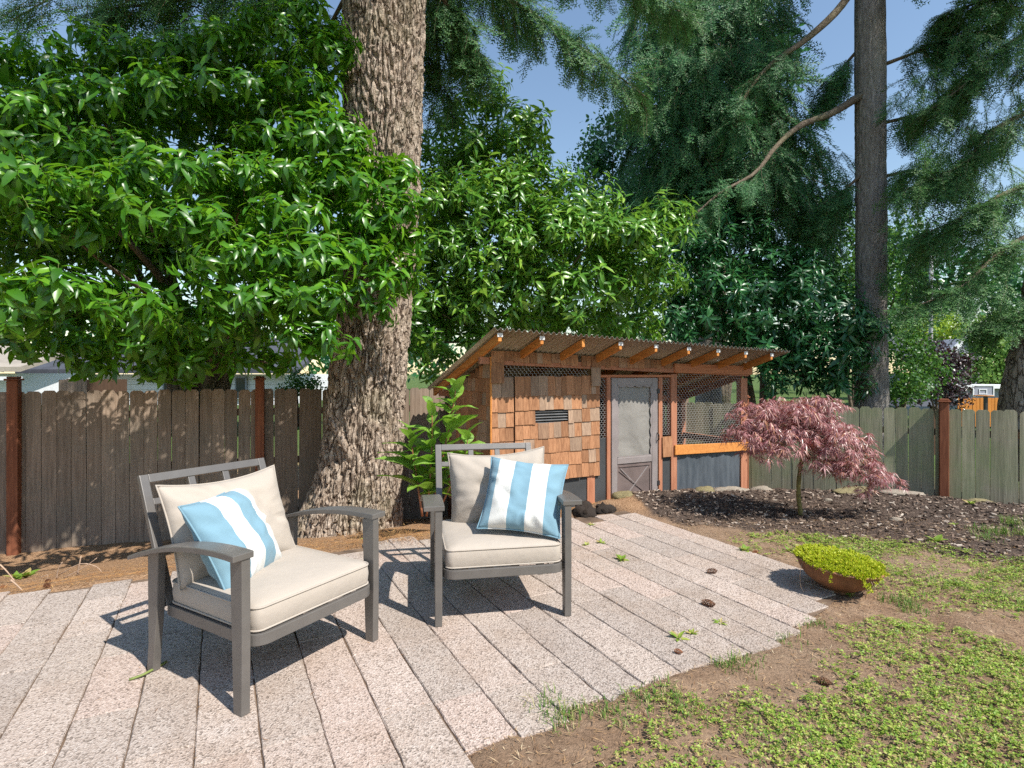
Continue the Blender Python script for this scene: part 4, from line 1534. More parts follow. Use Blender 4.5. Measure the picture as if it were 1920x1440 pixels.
# near laurel over the left fence; clumps as tiers
CL1 = [# flat tiers of foliage with gaps between them, from the top down
       (70, 150, 5.9, 90, 30, 0.5), (180, 120, 6.2, 70, 26, 0.4), (300, 130, 6.2, 80, 30, 0.45), (420, 120, 6.2, 80, 34, 0.45), (520, 90, 6.2, 70, 40, 0.4), (580, 50, 6.2, 45, 40, 0.3), (610, 120, 6.1, 45, 45, 0.3),
       (50, 235, 5.4, 95, 24, 0.55), (190, 215, 5.6, 80, 22, 0.5), (330, 205, 5.8, 90, 24, 0.5), (450, 200, 5.9, 80, 26, 0.45), (560, 190, 6.0, 60, 30, 0.4),
       (110, 310, 5.2, 80, 18, 0.5), (240, 300, 5.5, 70, 20, 0.45), (600, 270, 5.8, 75, 34, 0.45), (510, 285, 5.8, 60, 24, 0.4), (660, 290, 5.8, 45, 34, 0.3),
       (45, 375, 4.9, 90, 20, 0.5), (200, 385, 4.9, 90, 20, 0.5), (345, 355, 5.1, 85, 22, 0.5), (460, 350, 5.4, 75, 24, 0.45), (570, 350, 5.5, 70, 28, 0.4), (650, 365, 5.6, 60, 30, 0.35), (705, 340, 5.8, 45, 26, 0.25),
       (130, 440, 4.9, 70, 14, 0.35), (330, 435, 4.9, 80, 18, 0.4), (440, 440, 5.1, 60, 18, 0.35), (560, 430, 5.3, 70, 22, 0.35), (660, 430, 5.6, 65, 24, 0.3), (735, 415, 5.8, 50, 22, 0.25),
       (450, 500, 4.9, 75, 18, 0.35), (560, 500, 5.1, 75, 20, 0.35), (650, 490, 5.4, 70, 22, 0.3), (725, 510, 5.75, 45, 18, 0.22),
       (110, 560, 4.5, 85, 18, 0.32), (240, 600, 4.6, 65, 16, 0.28), (470, 575, 4.9, 65, 18, 0.3), (570, 580, 5.0, 70, 20, 0.3), (680, 550, 5.5, 50, 18, 0.22), (560, 640, 5.0, 60, 16, 0.26), (430, 630, 5.1, 50, 16, 0.26), (610, 660, 5.1, 38, 14, 0.2),
       (60, 655, 5.6, 80, 22, 0.3), (190, 660, 5.7, 70, 22, 0.3), (310, 655, 5.6, 80, 24, 0.3), (270, 695, 5.8, 60, 16, 0.22), (380, 690, 5.8, 60, 18, 0.22), (160, 692, 5.8, 50, 12, 0.2), (500, 680, 5.7, 45, 14, 0.2), (20, 600, 5.0, 50, 16, 0.3),
       (735, 335, 5.95, 40, 20, 0.2), (752, 390, 5.95, 40, 22, 0.2), (745, 450, 5.9, 45, 22, 0.22), (700, 470, 5.8, 50, 20, 0.22), (760, 545, 5.9, 32, 16, 0.18), (690, 590, 5.6, 34, 14, 0.2),
       # shaded inside
       (60, 470, 6.6, 130, 120, 0.35), (220, 480, 6.7, 140, 120, 0.35), (380, 480, 6.7, 130, 130, 0.35), (510, 430, 6.7, 110, 130, 0.35), (110, 300, 6.8, 160, 110, 0.35), (330, 290, 6.9, 170, 110, 0.35), (520, 250, 6.9, 110, 100, 0.35), (150, 610, 6.5, 150, 60, 0.3), (380, 630, 6.5, 140, 60, 0.3), (560, 560, 6.6, 80, 90, 0.3),
       (-80, 400, 5.5, 80, 160, 0.8), (-60, 250, 5.6, 80, 100, 0.8)]
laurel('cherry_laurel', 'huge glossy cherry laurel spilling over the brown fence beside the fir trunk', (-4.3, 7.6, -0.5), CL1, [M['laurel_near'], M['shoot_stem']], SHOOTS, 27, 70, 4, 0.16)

CL2 = [(880, 240, 8.6, 60, 50, 0.4), (925, 200, 8.8, 28, 45, 0.25), (985, 260, 8.8, 55, 40, 0.35), (840, 300, 8.3, 70, 60, 0.5), (930, 310, 8.4, 80, 55, 0.5), (830, 400, 8.0, 80, 70, 0.55), (920, 390, 8.0, 85, 60, 0.55), (1010, 370, 8.3, 80, 55, 0.5), (1080, 400, 8.3, 70, 40, 0.45),
       (830, 500, 8.0, 75, 70, 0.55), (920, 480, 7.9, 85, 65, 0.55), (1010, 460, 7.9, 85, 60, 0.55), (1100, 460, 8.0, 80, 50, 0.5), (1180, 460, 8.1, 70, 45, 0.45), (1235, 440, 8.2, 45, 40, 0.35), (1250, 420, 8.3, 28, 30, 0.25),
       (830, 590, 8.1, 75, 60, 0.5), (920, 570, 8.0, 80, 55, 0.5), (1010, 560, 8.1, 85, 55, 0.5), (1100, 550, 8.2, 80, 50, 0.5), (1190, 540, 8.4, 70, 50, 0.45), (1020, 620, 8.6, 100, 40, 0.5), (860, 660, 8.4, 80, 40, 0.45), (1150, 620, 8.9, 90, 40, 0.5), (790, 640, 8.2, 35, 70, 0.3),
       (900, 450, 9.2, 130, 150, 0.4), (1080, 520, 9.3, 130, 120, 0.4), (830, 600, 9.0, 60, 120, 0.4)]
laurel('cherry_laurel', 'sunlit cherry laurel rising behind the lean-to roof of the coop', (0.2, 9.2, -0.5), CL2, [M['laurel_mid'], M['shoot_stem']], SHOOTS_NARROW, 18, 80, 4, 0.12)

CL3 = [(1300, 500, 9.8, 70, 45, 0.5), (1380, 470, 10, 75, 50, 0.5), (1450, 510, 9.8, 80, 50, 0.5), (1330, 570, 9.6, 80, 50, 0.5), (1430, 580, 9.4, 85, 50, 0.5), (1520, 560, 9.4, 70, 45, 0.5), (1560, 610, 9.1, 60, 40, 0.4), (1600, 620, 8.9, 45, 26, 0.3), (1310, 630, 9.8, 80, 35, 0.4), (1470, 640, 9.2, 80, 42, 0.45), (1550, 670, 9.0, 70, 40, 0.4), (1600, 655, 8.9, 40, 30, 0.25), (1500, 710, 9.2, 80, 40, 0.4), (1580, 730, 9.3, 55, 40, 0.35), (1230, 520, 9.9, 70, 60, 0.4), (1250, 600, 9.7, 70, 45, 0.4), (1340, 420, 10.3, 80, 40, 0.4), (1440, 690, 9.9, 80, 50, 0.4), (1400, 560, 10.6, 160, 110, 0.4)]
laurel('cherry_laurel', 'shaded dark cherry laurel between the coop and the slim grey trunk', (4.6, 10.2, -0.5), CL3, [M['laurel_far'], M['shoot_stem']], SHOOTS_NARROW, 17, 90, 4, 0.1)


# ------------------------------------------------------------------ conifers
def spray_template(seed, L=0.5, ntw=15, tw=0.16, needle=0.04, nw=0.0185, sp=0.029):
    """A flat drooping conifer spray: axis along +x, sagging in z."""
    r = np.random.default_rng(seed)
    tris = []

    def needles(p, d, length, up):
        k = int(length / sp)
        for q in range(k):
            t = (q + 0.6) / k
            b = p + d * length * t
            for s in (-1, 1):
                side = unit(np.cross(d, up)) * s
                e = unit(d * 0.75 + side * 0.8 + up * r.uniform(-0.35, 0.6)) * needle * r.uniform(0.8, 1.2)
                tris.append((b - d * nw / 2, b + d * nw / 2, b + e))
    ax = lambda t: np.array([L * t, 0.02 * math.sin(t * 5 + seed), -0.22 * L * t * t])
    up = np.array([0, 0, 1.0])
    for k in range(ntw):
        t = 0.08 + 0.9 * k / ntw
        s = 1 if k % 2 else -1
        ln = tw * (1 - 0.75 * t) * r.uniform(0.8, 1.25) + 0.03
        d = unit(np.array([0.75, s * 0.8, r.normal(-0.2, 0.15)]))
        needles(ax(t), d, ln, up)
    for k in range(5):
        p, q = ax(k / 5), ax((k + 1) / 5)
        needles(p, unit(q - p), np.linalg.norm(q - p), up)
    V = np.array(tris).reshape(-1, 3)
    F = np.arange(len(V)).reshape(-1, 3)
    g = G()
    g.add(V, F, 0)
    P = np.array([ax(t) for t in np.linspace(0, 1, 4)])
    V, F = tube(P, np.linspace(0.005, 0.002, 4), 3)
    g.add(V, F, 1)
    return g.arrays()


SPRAYS = [spray_template(k) for k in range(5)]
HANG = [spray_template(20 + k, L=0.55, ntw=16, tw=0.11, needle=0.042, nw=0.0205, sp=0.03) for k in range(5)]


def place_sprays(Ts, O, D, Up, S, seed):
    r = np.random.default_rng(seed)
    O, D, Up, S = map(np.asarray, (O, D, Up, S))
    pick = r.integers(0, len(Ts), len(O))
    g = G()
    for k, (TV, TF, TM) in enumerate(Ts):
        m = pick == k
        if m.any():
            V, F, Mi = scatter(TV, TF, TM, O[m], frames_x(D[m], Up[m]), S[m])
            g.add(V, F, Mi)
    return g


def conifer(root, limbs, mats, seed, name='crown', Ts=SPRAYS):
    """limbs: dict(path=[(u, v, d)...] or points, r, n side branchlets, hang, len, start)"""
    r = np.random.default_rng(seed)
    O, D, U, S = [], [], [], []
    lg = []
    for lb in limbs:
        P = np.array([at(*p) if not isinstance(p, np.ndarray) else p for p in lb['path']])
        Q = bez(P, 20)
        if lb.get('wood', True):
            V, F = tube(Q, np.linspace(lb['r'], max(0.006, lb['r'] * 0.15), len(Q)), 8)
            lg.append((V, F))
        T = unit(np.gradient(Q, axis=0))
        n = lb['n']
        for k in range(n):
            t = lb.get('start', 0.15) + (1 - lb.get('start', 0.15)) * (k + r.random()) / n
            x = t * (len(Q) - 1)
            i0 = min(int(x), len(Q) - 2)
            p = Q[i0] * (1 - (x - i0)) + Q[i0 + 1] * (x - i0)
            tan = T[i0]
            side = unit(np.cross(tan, [0, 0, 1.0])) * (1 if r.random() < 0.5 else -1)
            L = lb['len'] * (1.15 - 0.75 * t) * r.uniform(0.6, 1.15)
            m = max(2, int(L / 0.16))
            bd = unit(tan * 0.7 + side * r.uniform(0.3, 1.0) + np.array([0, 0, r.normal(0.05, 0.2)]))
            hang = lb.get('hang', 0.4)
            c = p.copy()
            st = L / m
            for q in range(m):
                w_ = q / m
                dd = unit(bd * (1 - hang * w_) + np.array([0, 0, -1.0]) * hang * (0.35 + w_) + r.normal(0, 0.13, 3))
                for rep in range(lb.get('rep', 1)):
                    O.append(c + r.normal(0, 0.03, 3))
                    D.append(unit(dd + r.normal(0, 0.35, 3)))
                    U.append(unit(np.array([0, 0, 1.0]) + side * 0.3 + r.normal(0, 0.3, 3)))
                    S.append(lb.get('sc', 1.0) * r.uniform(0.65, 1.1))
                c = c + dd * st
    for V, F in lg:
        ob = link('limb', np_mesh('limb', V, F, M['limb'], smooth=True))
        adopt(ob, root)
    g = place_sprays(Ts, O, D, U, S, seed + 1)
    cr = g.obj(name, mats)
    adopt(cr, root)
    return cr


fir_m = [M['fir_needle'], M['limb']]
spr_m = [M['spruce_needle'], M['limb']]
conifer(big_fir, [
    dict(path=[(770, -190, 6.9), (900, -40, 7.3), (1050, 60, 7.7), (1215, 185, 8.1)], r=0.05, n=54, len=0.72, hang=0.8, start=0.1, rep=2),
    dict(path=[(780, -90, 6.9), (850, 30, 7.2), (900, 120, 7.4)], r=0.035, n=26, len=0.7, hang=0.85, rep=2),
    dict(path=[(780, -60, 7.1), (815, 60, 7.6), (830, 190, 7.9)], r=0.035, n=26, len=0.6, hang=0.8, rep=2),
    dict(path=[(790, -230, 6.9), (1000, -120, 7.6), (1180, -30, 8.2), (1290, 30, 8.6)], r=0.05, n=34, len=0.7, hang=0.7, rep=2),
    dict(path=[(650, -130, 6.8), (500, -40, 6.6), (330, 0, 6.5), (180, 20, 6.4)], r=0.05, n=36, len=0.6, hang=0.6, rep=2),
    dict(path=[(650, -60, 7.2), (520, 20, 7.6), (380, 70, 7.8), (260, 110, 8)], r=0.045, n=34, len=0.75, hang=0.6, rep=2),
    dict(path=[(650, -180, 7.2), (400, -120, 7.6), (200, -60, 7.8), (20, 40, 8)], r=0.05, n=40, len=0.8, hang=0.65, rep=2),
    dict(path=[(645, 0, 7.0), (610, 60, 7.3), (560, 130, 7.7)], r=0.03, n=20, len=0.6, hang=0.7, rep=2),
    # higher limbs of the crown, spreading over the yard above the picture and dappling the laurel
    dict(path=[np.array([-1.9, 6.5, 6.8]), np.array([-2.2, 5.2, 6.7]), np.array([-2.6, 3.6, 6.2])], r=0.06, n=12, len=0.9, hang=0.35, sc=1.7),
    dict(path=[np.array([-1.9, 6.5, 7.6]), np.array([-1.3, 5.2, 7.6]), np.array([-0.6, 4.2, 7.2])], r=0.06, n=12, len=0.9, hang=0.35, sc=1.7),
    dict(path=[np.array([-2.0, 6.6, 6.3]), np.array([-3.2, 5.4, 6.2]), np.array([-4.4, 4.2, 5.7])], r=0.06, n=12, len=0.9, hang=0.35, sc=1.7),
    dict(path=[np.array([-1.9, 6.5, 8.4]), np.array([-2.6, 4.8, 8.4]), np.array([-3.2, 3.0, 7.9])], r=0.06, n=12, len=0.9, hang=0.35, sc=1.7),
    dict(path=[np.array([-2.0, 6.6, 7.2]), np.array([-3.4, 6.0, 7.1]), np.array([-5.0, 5.2, 6.6])], r=0.06, n=12, len=0.9, hang=0.35, sc=1.7),
], fir_m, 101)

# slim grey trunk behind the right fence
SD = 9.4
slim = thing('fir_tree', 'slim straight grey trunked fir rising behind the greenish fence', 'tree', (*at(1636, 780, SD)[:2], -0.5))
rings = silhouette([(870, 1604, 1672), (765, 1609, 1666), (600, 1611, 1663), (300, 1610, 1662), (0, 1609, 1659), (-400, 1611, 1656), (-900, 1615, 1652)], SD)
adopt(link('trunk', trunk_mesh('trunk', rings, M['bark_grey'], 90, 260, 0.06, 0.014, 8, None, 0.2)), slim)
conifer(slim, [
    dict(path=[(1612, -40, SD), (1570, 20, 9.2), (1510, 75, 9.1), (1450, 118, 8.95), (1400, 175, 8.9), (1380, 240, 8.8)], r=0.075, n=26, len=0.7, hang=0.9, start=0.45, rep=2),
    dict(path=[(1616, 178, SD), (1560, 212, 9.2), (1500, 236, 9.0), (1455, 275, 8.8), (1415, 325, 8.65), (1350, 362, 8.5), (1285, 418, 8.4)], r=0.065, n=22, len=0.45, hang=0.9, start=0.6, rep=1),
    dict(path=[(1660, 120, SD), (1740, 90, 9.2), (1830, 60, 9.0)], r=0.035, n=24, len=0.7, hang=0.8, rep=2),
    dict(path=[(1660, 230, SD), (1730, 210, 9.6), (1800, 170, 9.6)], r=0.03, n=22, len=0.6, hang=0.8, rep=2),
    dict(path=[(1612, 330, SD), (1570, 370, 9.6), (1520, 420, 9.8)], r=0.03, n=20, len=0.6, hang=0.8, rep=2),
    dict(path=[(1612, 90, 9.5), (1570, 140, 9.8), (1540, 200, 10)], r=0.03, n=20, len=0.6, hang=0.8, rep=2),
    dict(path=[(1660, 330, SD), (1720, 320, 9.9), (1790, 330, 10.2)], r=0.03, n=22, len=0.7, hang=0.8, rep=2),
    dict(path=[(1660, -60, SD), (1760, -90, 8.6), (1880, -120, 8.2)], r=0.04, n=22, len=0.8, hang=0.7, rep=2, sc=1.1),
    dict(path=[(1612, -120, SD), (1500, -90, 8.8), (1400, -40, 8.4)], r=0.04, n=22, len=0.8, hang=0.7, rep=2, sc=1.1),
], spr_m, 111)

# dense drooping spruce left of the slim trunk
spruce = thing('spruce_tree', 'dense drooping blue-green spruce whose curtains of needles hang above the coop run', 'tree', (*at(1330, 780, 12.5)[:2], -0.5))
rings = silhouette([(830, 1305, 1355), (400, 1312, 1350), (-100, 1318, 1345), (-900, 1325, 1338)], 12.5)
adopt(link('trunk', trunk_mesh('trunk', rings, M['bark_grey'], 40, 60, 0.08, 0.02, 12, None, 0.2)), spruce)
LB = []
rr_ = np.random.default_rng(5)
for k in range(30):
    v0 = -260 + k * 23
    az = rr_.uniform(0, 2 * np.pi)
    ln = rr_.uniform(0.75, 1.1) * (1.2 + 1.1 * min(1, (v0 + 300) / 500)) * 1.15
    p0 = at(1330, v0, 12.5)
    e = p0 + np.array([math.cos(az) * ln, -abs(math.sin(az)) * ln * 1.0 - 0.2, -0.35 * ln])
    m_ = (p0 + e) / 2 + np.array([0, 0, 0.15])
    LB.append(dict(path=[p0, m_, e], r=0.03, n=5, len=0.8, hang=1.0, start=0.25, rep=1, sc=1.2))
conifer(spruce, LB, spr_m, 121, Ts=HANG)

def drapes(root, clumps, mats, seed, Ts, per=1.0, name='crown', sc=1.0):
    r = np.random.default_rng(seed)
    O, D, U, S = [], [], [], []
    for (u, v, d, ru, rv, rd, n) in clumps:
        c = at(u, v, d)
        rad = np.array([ru * d / FPX, rd, rv * d / FPX])
        for k in range(int(n * per)):
            q = unit(r.normal(size=3)) * r.uniform(0.3, 1) ** 0.5
            O.append(c + q * rad)
            out = np.array([q[0], q[1], 0])
            D.append(unit(out * 0.7 + r.normal(0, 0.28, 3) + np.array([0, 0, -0.75])))
            U.append(unit(out + r.normal(0, 0.4, 3) + np.array([0, -0.3, 0.4])))
            S.append(sc * r.uniform(0.6, 1.15))
    g = place_sprays(Ts, O, D, U, S, seed + 1)
    adopt(g.obj(name, mats), root)


drapes(spruce, [(1250, 60, 10.5, 80, 80, 0.7, 90), (1330, 40, 10.3, 90, 90, 0.7, 110), (1420, 40, 10.2, 80, 90, 0.7, 90), (1290, 160, 10.2, 90, 80, 0.7, 110), (1380, 150, 10, 90, 90, 0.7, 110), (1450, 180, 10, 60, 90, 0.6, 70),
                (1230, 250, 10.6, 60, 70, 0.6, 70), (1310, 270, 10.2, 90, 80, 0.7, 110), (1400, 280, 10, 80, 90, 0.7, 100), (1230, 340, 10.8, 70, 60, 0.6, 70), (1320, 370, 10.6, 90, 60, 0.6, 90), (1430, 370, 10.4, 80, 60, 0.6, 80), (1480, 290, 10.3, 50, 80, 0.5, 60), (1210, 20, 10.7, 40, 50, 0.4, 35),
                (1520, 420, 10.6, 60, 60, 0.5, 45), (1550, 330, 10.8, 50, 70, 0.5, 30)], spr_m, 127, HANG, 1.5, 'crown', 1.3)

# tall fir just outside the frame: trunk edge and limbs reaching in
ED = 8.3
edge = thing('fir_tree', 'dark fir at the edge of the yard whose drooping limbs reach over the greenish fence', 'tree', (*at(1945, 790, ED)[:2], -0.4))
rings = silhouette([(900, 1888, 2012), (760, 1893, 2006), (680, 1908, 2012), (600, 1930, 2020), (200, 1975, 2060), (-600, 1985, 2055), (-1200, 1995, 2050)], ED)
adopt(link('trunk', trunk_mesh('trunk', rings, M['bark_fir'], 70, 140, 0.08, 0.03, 14, None, 0.25)), edge)
conifer(edge, [
    dict(path=[(2015, 20, ED), (1880, 90, 8.3), (1820, 150, 8.4), (1740, 210, 8.6)], r=0.05, n=30, len=0.75, hang=0.8, rep=2),
    dict(path=[(2015, 170, ED), (1870, 240, 8.2), (1800, 310, 8.3), (1710, 350, 8.5)], r=0.045, n=30, len=0.75, hang=0.85, rep=2),
    dict(path=[(2015, 310, ED), (1880, 365, 8.1), (1820, 400, 8.1), (1730, 440, 8.3)], r=0.045, n=28, len=0.6, hang=0.7, rep=2),
    dict(path=[(2015, 390, ED), (1880, 470, 8.0), (1800, 540, 8.0), (1700, 580, 8.1)], r=0.04, n=24, len=0.5, hang=0.5, rep=2),
    dict(path=[(2015, -40, ED), (1850, 0, 8.8), (1770, 30, 9.1)], r=0.04, n=26, len=0.7, hang=0.8, rep=2),
    dict(path=[(2015, 560, ED), (1900, 590, 8.4), (1850, 610, 8.6)], r=0.02, n=16, len=0.45, hang=0.6, rep=2),
    dict(path=[(2015, 80, ED), (1960, 120, 7.6), (1990, 200, 7.0)], r=0.04, n=20, len=0.7, hang=0.7, rep=2),
], fir_m, 131)
drapes(edge, [(1720, 170, 8.9, 50, 50, 0.4, 26), (1800, 120, 8.7, 60, 60, 0.4, 34), (1870, 60, 8.6, 60, 60, 0.4, 34), (1790, 260, 8.5, 60, 50, 0.4, 34), (1870, 220, 8.5, 60, 60, 0.4, 34), (1740, 330, 8.7, 55, 45, 0.4, 30), (1840, 340, 8.5, 60, 50, 0.4, 34), (1720, 430, 8.8, 60, 50, 0.4, 34),
              (1800, 450, 8.5, 70, 45, 0.4, 36), (1880, 430, 8.4, 50, 60, 0.4, 30), (1700, 520, 9.0, 40, 40, 0.35, 24), (1880, 560, 8.6, 45, 40, 0.3, 22), (1830, 10, 8.9, 60, 40, 0.4, 24), (1770, 540, 8.8, 50, 30, 0.3, 16)], fir_m, 137, SPRAYS, 1.0, 'crown', 0.9)
# upper crown of the same fir, above the picture, which shades the trees behind it
LB = []
for k in range(18):
    p0 = at(2020, -190 - k * 62, ED)
    az = rr_.uniform(0, 2 * np.pi)
    ln = rr_.uniform(1.6, 2.9) * (1 - k / 32)
    e = p0 + np.array([math.cos(az) * ln, math.sin(az) * ln, -0.3 * ln])
    LB.append(dict(path=[p0, (p0 + e) / 2 + np.array([0, 0, 0.2]), e], r=0.04, n=9, len=0.9, hang=0.5, rep=1, sc=1.8))
conifer(edge, LB, fir_m, 141, name='upper_crown')


# ------------------------------------------------------------------ broadleaved trees and shrubs behind
def leaf_cluster(seed, n=14, rad=0.16, leaf=0.07, w=0.3):
    r = np.random.default_rng(seed)
    g = G()
    for k in range(n):
        d = unit(r.normal(size=(1, 3)))
        p = d[0] * rad * r.uniform(0.2, 1)
        fr = frames_x(unit(d + r.normal(0, 0.6, (1, 3)) - np.array([[0, 0, 0.4]])), unit(np.array([[0, -0.3, 1.0]]) + r.normal(0, 0.4, (1, 3))))
        g.add(leaf_v(leaf * r.uniform(0.7, 1.2), w, 0.2, 0.2) @ fr[0].T + p, LEAF_F, 0)
    return g.arrays()


CLUST = [leaf_cluster(k) for k in range(5)]


def bush(name, label, cat, base, clumps, mat, dens, seed, sc=1.0, trunk_r=0.05, group=None):
    root = thing(name, label, cat, tuple(base), 0, group)
    O, D, S = clump_points(clumps, dens, seed, inner=0.5, down=0.8)
    g = place_templates(CLUST, O, D, S * sc, seed)
    adopt(g.obj('crown', [mat]), root)
    b = np.array(base, float)
    paths = []
    for k, c in enumerate(clumps[:4]):
        e = at(*c[:3])
        paths.append((np.array([b, b * 0.5 + e * 0.5 + np.array([0, 0, 0.1]), e]), trunk_r, trunk_r * 0.25))
    o = wood_tubes(paths, M['limb'])
    o.name = 'trunk'
    adopt(o, root)
    return root


bush('deciduous_tree', 'small-leaved tree standing against the sky behind the sunlit laurel', 'tree', at(1140, 760, 13), [(1110, 300, 13, 45, 60, 0.6), (1150, 260, 13, 60, 60, 0.7), (1200, 240, 13, 50, 60, 0.6), (1140, 360, 13, 70, 50, 0.7), (1210, 340, 13, 60, 70, 0.7), (1180, 420, 13, 80, 50, 0.7)], M['laurel_far'], 13, 201, 1.4)
bush('deciduous_tree', 'bright green leafy tree glimpsed behind the slim grey trunk', 'tree', at(1600, 790, 15), [(1540, 420, 15, 60, 60, 0.8), (1600, 480, 15, 60, 60, 0.8), (1690, 520, 15, 50, 60, 0.8), (1560, 520, 15, 60, 50, 0.8), (1700, 440, 15, 40, 50, 0.7), (1640, 580, 15, 60, 50, 0.8)], M['broad_green'], 8, 203, 1.8)
bush('deciduous_tree', 'dark leafy tree filling the gaps behind the drooping spruce', 'tree', at(1360, 780, 15.5), [(1260, 100, 15.5, 70, 90, 0.9), (1350, 70, 15.5, 80, 90, 0.9), (1430, 120, 15.5, 70, 90, 0.9), (1290, 230, 15.5, 80, 80, 0.9), (1390, 240, 15.5, 80, 80, 0.9), (1330, 350, 15.5, 100, 70, 0.9), (1450, 340, 15.5, 70, 80, 0.9), (1520, 420, 15.5, 60, 60, 0.8)], M['laurel_far'], 4.5, 215, 3.0, 0.1)
bush('deciduous_tree', 'dark leafy tree low behind the limbs of the edge fir', 'tree', at(1780, 780, 40), [(1700, 500, 40, 50, 70, 2), (1760, 530, 40, 60, 50, 2), (1830, 500, 40, 50, 60, 2), (1890, 540, 40, 50, 50, 2), (1720, 570, 40, 50, 40, 2)], M['laurel_far'], 1.1, 217, 6, 0.2)
bush('shrub', 'leafy green shrub hugging the slim grey trunk behind the fence', 'shrub', at(1690, 800, 10.4), [(1690, 660, 10.4, 40, 50, 0.4), (1700, 720, 10.2, 45, 40, 0.4), (1670, 740, 10.2, 40, 30, 0.3), (1720, 640, 10.6, 40, 50, 0.4), (1740, 700, 10.6, 40, 40, 0.4)], M['broad_green'], 26, 205, 1.0, 0.03)
bush('shrub', 'dark purple-leaved shrub beyond the fence post', 'shrub', at(1760, 800, 12), [(1745, 665, 12, 45, 35, 0.5), (1775, 700, 12, 45, 45, 0.5), (1735, 720, 12, 40, 40, 0.5), (1785, 740, 12, 35, 35, 0.4), (1790, 690, 12.2, 25, 35, 0.4)], M['purple_leaf'], 26, 207, 1.0, 0.03)
bush('maple_tree', 'pale green maple in front of the dark roofed house', 'tree', at(1855, 800, 22), [(1850, 630, 22, 45, 40, 1.2), (1875, 670, 22, 40, 40, 1.2), (1825, 680, 22, 35, 30, 1), (1880, 710, 22, 35, 25, 1), (1840, 700, 22, 30, 22, 0.9), (1890, 620, 22, 40, 40, 1.2)], M['maple_green'], 6, 209, 2.3, 0.12)
bush('hedge_tree', 'lime yellow rounded tree behind the utility pole', 'tree', at(1750, 800, 34), [(1720, 615, 34, 40, 25, 1.5), (1765, 610, 34, 40, 28, 1.5), (1790, 630, 34, 25, 20, 1.2), (1700, 630, 34, 30, 20, 1.2)], M['hedge_lime'], 5, 211, 2.7, 0.15)
bush('shrub', 'small sunlit shrub peeping over the brown fence beside the fir trunk', 'shrub', at(560, 800, 8.2), [(555, 715, 8.2, 22, 22, 0.2), (585, 720, 8.3, 20, 18, 0.2), (540, 735, 8.2, 18, 15, 0.2)], M['broad_green'], 90, 213, 0.6, 0.02)

# far belt of trees that closes the view
r = np.random.default_rng(17)
n = 700
az = r.uniform(-1.15, 1.15, n)
dist = r.uniform(58, 72, n)
Ht = 6.5 + 5 * fbm2(az * 14 + 40, az * 0 + 3, 3, 4)
O = np.stack([np.sin(az) * dist, np.cos(az) * dist, r.uniform(-0.5, 1, n) * Ht * 0.5 + Ht * 0.45], -1)
g = place_templates(CLUST, O, unit(r.normal(size=(n, 3))), r.uniform(8, 12, n), 31)
o = g.obj('distant_treeline', [M['laurel_far']])
tag(o, 'distant mass of dark trees closing the view beyond the houses', 'trees')
o['kind'] = 'stuff'


# ------------------------------------------------------------------ houses beyond the fences
def wbox(name, mat, p0, p1, parent, bev=0.01):
    return adopt(link(name, np_mesh(name, boxv(min(p0[0], p1[0]), max(p0[0], p1[0]), min(p0[1], p1[1]), max(p0[1], p1[1]), min(p0[2], p1[2]), max(p0[2], p1[2])), BOXF, mat)), parent)


def pbox(name, mat, u0, u1, v0, v1, d, thick, parent):
    a, b = at(u0, v0, d), at(u1, v1, d)
    return wbox(name, mat, (a[0], d, a[2]), (b[0], d + thick, b[2]), parent)


def slope_roof(name, mat, u0, u1, v_eave, v_ridge, d, depth, parent):
    a, b = at(u0, v_eave, d), at(u1, v_eave, d)
    zr = at(0, v_ridge, d + depth)[2]
    V = [(a[0], d, a[2]), (b[0], d, a[2]), (b[0], d + depth, zr), (a[0], d + depth, zr)]
    V += [(x, y, z + 0.12) for x, y, z in V]
    return adopt(link(name, np_mesh(name, np.array(V), BOXF, mat)), parent)


h1 = thing('white_house', 'white clapboard house with grey roof behind the brown fence under the laurel', 'house', (*at(250, 760, 17)[:2], -0.6))
pbox('wall', M['house_white'], -120, 535, 702, 760, 17.05, 5, h1)
for k in range(6):
    v0 = 702 + k * 9.6
    a, b = at(-120, v0, 17), at(535, v0 + 9.2, 17)
    V = boxv(a[0], b[0], 17.0, 17.045, b[2], a[2])
    V[[0, 1], 1] -= 0.02
    adopt(link('siding_board', np_mesh('siding_board', V, BOXF, M['house_white'])), h1)
slope_roof('roof', M['roof_dark'], 28, 560, 700, 640, 16.6, 3, h1)
for (u0, u1) in ((305, 335), (20, 34), (440, 462)):
    w_ = pbox('window', M['house_grey'], u0, u1, 706, 748, 16.9, 0.05, h1)
    adopt(link('pane', np_mesh('pane', boxv(at(u0 + 3, 0, 16.9)[0], at(u1 - 3, 0, 16.9)[0], 16.885, 16.898, at(0, 745, 16.9)[2], at(0, 709, 16.9)[2]), BOXF, M['glass'])), w_)
h2 = thing('tan_roof_house', 'house with pale tan shingle roof and white trim at the end of the brown fence', 'house', (*at(-20, 760, 14)[:2], -0.6))
pbox('wall', M['house_white'], -150, 32, 700, 760, 14.05, 2.4, h2)
slope_roof('roof', M['roof_tan'], -160, 38, 697, 655, 13.7, 2.2, h2)
pbox('gutter', M['house_white'], -160, 38, 706, 713, 13.62, 0.06, h2)
sh = thing('wood_shed', 'small brown plank shed wall rising above the fence beneath the laurel', 'shed', (*at(135, 760, 11)[:2], -0.6))
pbox('wall', M['inner_wood'], 110, 160, 712, 790, 11.05, 1.2, sh)
for k in range(7):
    adopt(link('plank', np_mesh('plank', boxv(at(110 + k * 7.2, 0, 11)[0], at(116.8 + k * 7.2, 0, 11)[0], 11.0, 11.04, -0.5, at(0, 713 - k * 1.5, 11)[2]), BOXF, M['fence_left'])), sh)

